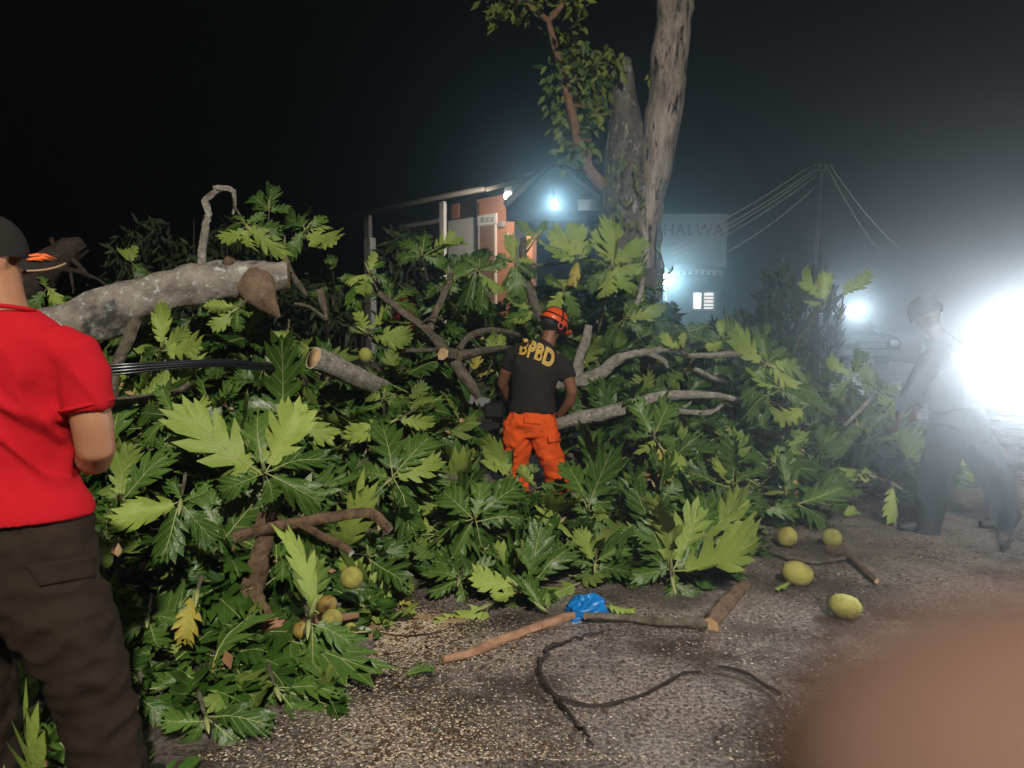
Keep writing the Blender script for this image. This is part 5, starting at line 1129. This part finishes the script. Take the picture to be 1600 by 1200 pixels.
# lettering on the back, pressed onto the shirt
fc = bpy.data.curves.new('t', 'FONT'); fc.body = 'BPBD'; fc.align_x = 'CENTER'; fc.align_y = 'CENTER'; fc.size = 1; fc.space_character = 1.08
tws = bvh(wsh)
def lettering(off, grow, m_):
    fc.offset = grow; fo = bpy.data.objects.new('t', fc); COL.objects.link(fo); dg = bpy.context.evaluated_depsgraph_get(); dg.update()
    me = bpy.data.meshes.new_from_object(fo.evaluated_get(dg)); bpy.data.objects.remove(fo)
    bm = bmesh.new(); bm.from_mesh(me); bmesh.ops.triangulate(bm, faces=bm.faces); bmesh.ops.subdivide_edges(bm, edges=[e for e in bm.edges if e.calc_length() > .12], cuts=2, use_grid_fill=True); bmesh.ops.triangulate(bm, faces=bm.faces)
    ex, ey = Vector((53, 22.5)), Vector((-7.5, 25))
    w = max(v.co.x for v in bm.verts) if not hasattr(lettering, 'w') else lettering.w
    lettering.w = w; hh = .36
    for v in bm.verts:
        s = v.co.x / (2 * w); t = v.co.y / (2 * hh)
        x = 838.5 + s * ex.x - t * ey.x * .9 * -1 * -1; y = 553.5 + s * ex.y - t * ey.y - 3.0 * (1 - (2 * s) ** 2)
        d = ray(x, y).normalized(); h = tws.ray_cast(CAM, d); p = h[0] if h[0] is not None else P(x, y, YW)
        v.co = p - d * off
    bm.to_mesh(me); bm.free(); me.materials.clear(); me.materials.append(m_); me.polygons.foreach_set('use_smooth', [False] * len(me.polygons)); return link('lettering', me, wk)
lettering(.006, .045, YELLOW_L); lettering(.010, .012, YELLOW)
# helmet
def shell(mb, c, rot, rx, ry, rz, lo=0.0, u=26, v=9):
    o = len(mb.v)
    for j in range(v + 1):
        ph = lo + (math.pi / 2 - lo) * j / v
        for k in range(u):
            th = 2 * math.pi * k / u; mb.v.append(tuple(c + rot @ Vector((rx * math.cos(ph) * math.cos(th), ry * math.cos(ph) * math.sin(th), rz * math.sin(ph)))))
    for j in range(v):
        for k in range(u): mb.f.append((o + j * u + k, o + j * u + (k + 1) % u, o + (j + 1) * u + (k + 1) % u, o + (j + 1) * u + k)); mb.m.append(0)
hcw = wh + upw * .028
mb = MB(); shell(mb, hcw, rotw, .108, .128, .118, -.12); hlm = mb.build('helmet', HELM, wk)
mb = MB(); mb.tube([hcw + rotw @ Vector((.112 * math.cos(t), .135 * math.sin(t), -.014)) for t in [k * 2 * math.pi / 24 for k in range(25)]], .006, 6); mb.build('rim', HELM, hlm)
mb = MB(); mb.tube([hcw + rotw @ Vector((.075 * math.sin(t), .13 + .04 * math.cos(t), -.016)) for t in [-1.3 + k * 2.6 / 10 for k in range(11)]], [(.022, .005)] * 11, 6, side=(0, 0, 1)); mb.build('peak', HELM, hlm)
for cr in (0, 1):
    mb = MB(); pts = []
    for k in range(15):
        a = math.pi * k / 14; pts.append(hcw + rotw @ (Vector((.111 * math.cos(a), -.012, .121 * math.sin(a))) if cr else Vector((0, .131 * math.cos(a), .121 * math.sin(a)))))
    mb.tube(pts, [(.009, .0035)] * 15, 6, side=rotw @ (Vector((0, 1, 0)) if cr else Vector((1, 0, 0)))); mb.build('strap', BLACK, hlm)
mb = MB(); mb.tube([hcw + rotw @ Vector((.1105 * math.cos(t), .1305 * math.sin(t), .03)) for t in [k * 2 * math.pi / 24 for k in range(25)]], .005, 5); mb.build('band', BLACK, hlm)
for sg in (-1, 1):
    ec = wh + sdw * sg * .088 - upw * .012
    mb = MB(); mb.tube([ec, ec + sdw * sg * .022], .034, 14); ear = mb.build('ear_pad', BLACK, hlm)
    mb = MB(); mb.tube([ec + sdw * sg * .024 + (rotw @ Vector((0, .026 * math.cos(t), .026 * math.sin(t)))) for t in [k * 2 * math.pi / 14 for k in range(15)]], .006, 6); mb.build('ear_ring', mat('pink_ring', (.6, .10, .10), .5) if sg < 0 else bpy.data.materials['pink_ring'], ear)
    mb = MB(); mb.tube([ec, wh + sdw * sg * .06 + fw * .02 - upw * .09, wh + fw * .05 - upw * .12], .008, 6); mb.build('chin_strap', BLACK, hlm)
mb = MB(); mb.ell(wh - fw * .015 + upw * .004, (.086, .104, .10), rotw, 16, 12); mb.build('hair', HAIR, wk)
eyes(wk, wh, fw); eyes(man, hc, fdh)
# chainsaw held in front
cs = thing('chainsaw', Wp(765, 635, .1), 'chainsaw with grey guide bar held low by the worker', 'chainsaw')
mb = MB(); mb.box(Wp(772, 640, .15), (.17, .2, .13)); o = mb.build('motor_body', BLACK, cs, False); o.modifiers.new('b', 'BEVEL').width = .02
mb = MB(); mb.box(Wp(749, 627, .1), (.17, .016, .085), Matrix.Rotation(R(14), 3, 'Y')); o = mb.build('guide_bar', GREY_METAL, cs, False); o.modifiers.new('b', 'BEVEL').width = .006
mb = MB(); mb.tube([Wp(768, 630, .1), Wp(775, 615, .12), Wp(785, 617, .2), Wp(786, 634, .22)], .012, 7); mb.build('handle', BLACK, cs)

# --- the stooping person in the glare on the right
YR = 5.2
def Rp(px, py, d=0): return P(px, py, YR + d)
sp = thing('person', (Rp(1500, 700).x, YR, 0), 'hazy dark clothed person leaning beside the glaring floodlight', 'person')
fr = Vector((-.55, .75, -.4)).normalized(); sr = Vector((.4, 1, .25)).normalized()
rh = Rp(1446, 488, .05)
mb = MB(); rotr, sdr, upr = head(mb, rh, fr, s=.98)
mb.tube([Rp(1470, 538, .03), Rp(1458, 514, .04), Rp(1451, 498, .05)], [.075, .062, .06], 12)
mb.tube([Rp(1455, 556, -.15), Rp(1432, 598, -.14), Rp(1418, 628, -.12), Rp(1404, 650, -.1)], [.05, .045, .04, .03], 12)
hand(mb, Rp(1404, 648, -.1), Vector((-.1, .1, -1)), Vector((1, 0, 0)), .98, 1, .5)
mb.tube([Rp(1470, 556, .2), Rp(1448, 600, .24), Rp(1430, 640, .2)], [.05, .045, .03], 12)
hand(mb, Rp(1430, 638, .2), Vector((-.2, -.1, -1)), Vector((1, 0, 0)), .98, -1, .5)
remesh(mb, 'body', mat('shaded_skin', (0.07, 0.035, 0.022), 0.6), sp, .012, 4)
mb = MB()
mb.tube([Rp(1496, 652, .02), Rp(1491, 620, .02), Rp(1484, 585, .02), Rp(1474, 553, .02), Rp(1467, 537, .03), Rp(1462, 526, .03)], [(.15, .17), (.145, .165), (.155, .155), (.18, .15), (.14, .11), (.08, .08)], 22, side=sr)
mb.tube([Rp(1470, 549, -.12), Rp(1453, 566, -.15), Rp(1431, 602, -.14), Rp(1406, 642, -.11)], [.08, .076, .062, .05], 14); mb.tube([Rp(1475, 549, .15), Rp(1462, 570, .2), Rp(1446, 602, .23), Rp(1431, 634, .2)], [.08, .076, .062, .05], 14)
remesh(mb, 'jacket', NAVY, sp, .012, 5, folds(8, .012, 9))
mb = MB()
mb.tube([Rp(1492, 640, .02), Rp(1497, 665, .0), Rp(1500, 690, 0)], [(.165, .16), (.18, .19), (.15, .17)], 20, side=sr)
mb.tube([Rp(1484, 670, -.06), Rp(1470, 720, -.08), Rp(1457, 770, -.06), Rp(1450, 815, -.03), Rp(1447, 838, -.02)], [.125, .12, .10, .09, .085], 16)
mb.tube([Rp(1512, 670, .06), Rp(1540, 720, .08), Rp(1562, 765, .06), Rp(1572, 815, .04), Rp(1574, 838, .04)], [.125, .12, .10, .09, .085], 16)
remesh(mb, 'trousers', NAVY, sp, .012, 4, folds(9, .014, 6))
for cx_, dd in ((1447, -.02), (1574, .04)):
    b = Rp(cx_, 836, dd); b.z = 0; mb = MB(); mb.tube([b + Vector((.08, 0, .04)), b + Vector((-.02, 0, .05)), b + Vector((-.18, .03, .03))], [(.04, .04), (.05, .05), (.035, .028)], 12, side=(0, 1, 0)); mb.tube([b + Vector((.01, 0, .04)), b + Vector((.01, 0, .14))], [.05, .055], 12); remesh(mb, 'boot', BLACK, sp, .012, 3)
mb = MB(); hcr = rh + upr * .03; shell(mb, hcr - upr * .02, rotr, .092, .112, .110, -.35); h2 = mb.build('hood', NAVY, sp)
eyes(sp, rh, fr)

# --- the photographer's own hand with one fingertip in front of the lens
def Hc(x, y, z): return CAM + Vector((x, 0, 0)) + _u * y + _f * z
ph = thing('hand', Hc(.09, -.03, -.02), 'blurred brown fingertip reaching into the lower right corner, very close', 'hand')
mb = MB()
mb.tube([Hc(.0118, -.0205, .0360), Hc(.0135, -.0204, .0360), Hc(.0175, -.0202, .0360), Hc(.024, -.0195, .0362), Hc(.042, -.0172, .037), Hc(.056, -.014, .036), Hc(.074, -.015, .015), Hc(.085, -.02, -.01)], [.0032, .0056, .0082, .0094, .0098, .0100, .0105, .012], 16)
for k, (dx, dy) in enumerate(((.0, -.021), (-.002, -.041), (-.012, -.058))):
    mb.tube([Hc(.026 + k * .004, -.020 + dy, .034), Hc(.045, -.018 + dy, .037), Hc(.060 + dx, -.016 + dy, .034), Hc(.078 + dx, -.02 + dy, .012), Hc(.086 + dx, -.024 + dy, -.012)], [.007, .0088, .009, .0098, .0115], 12)
mb.tube([Hc(.088, -.018, -.005), Hc(.092, -.045, -.03), Hc(.096, -.07, -.06), Hc(.100, -.095, -.085)], [(.02, .014), (.042, .017), (.04, .02), (.030, .024)], 16, side=_u * 1.0 + _f * .4)
mb.tube([Hc(.088, -.045, -.045), Hc(.070, -.040, -.045), Hc(.050, -.035, -.034), Hc(.036, -.034, -.028)], [.016, .013, .011, .008], 12)
mb.tube([Hc(.098, -.088, -.078), Hc(.11, -.15, -.16), Hc(.13, -.24, -.30)], [.027, .036, .045], 16)
hsk = mat('skin_near', (0.125, 0.074, 0.056), 0.8, 0.1)
remesh(mb, 'fingers', hsk, ph, .0022, 3)

# ------------------------------------------------------------------ haze, added partly to mimic lens glare round the lamps
mb = MB(); mb.box((0, 60, 6.2), (204, 204, 15.0))
hz = bpy.data.materials.new('haze'); hz.use_nodes = True; hz.node_tree.nodes.clear()
pv = hz.node_tree.nodes.new('ShaderNodeVolumePrincipled'); pv.inputs['Color'].default_value = (0.80, 0.90, 0.95, 1); pv.inputs['Density'].default_value = 0.022; pv.inputs['Anisotropy'].default_value = 0.92
ho = hz.node_tree.nodes.new('ShaderNodeOutputMaterial'); hz.node_tree.links.new(pv.outputs[0], ho.inputs['Volume'])
tag(mb.build('haze', hz, None, False), 'damp night haze over the whole place, tuned to mimic lens glare', None, None, 'stuff')
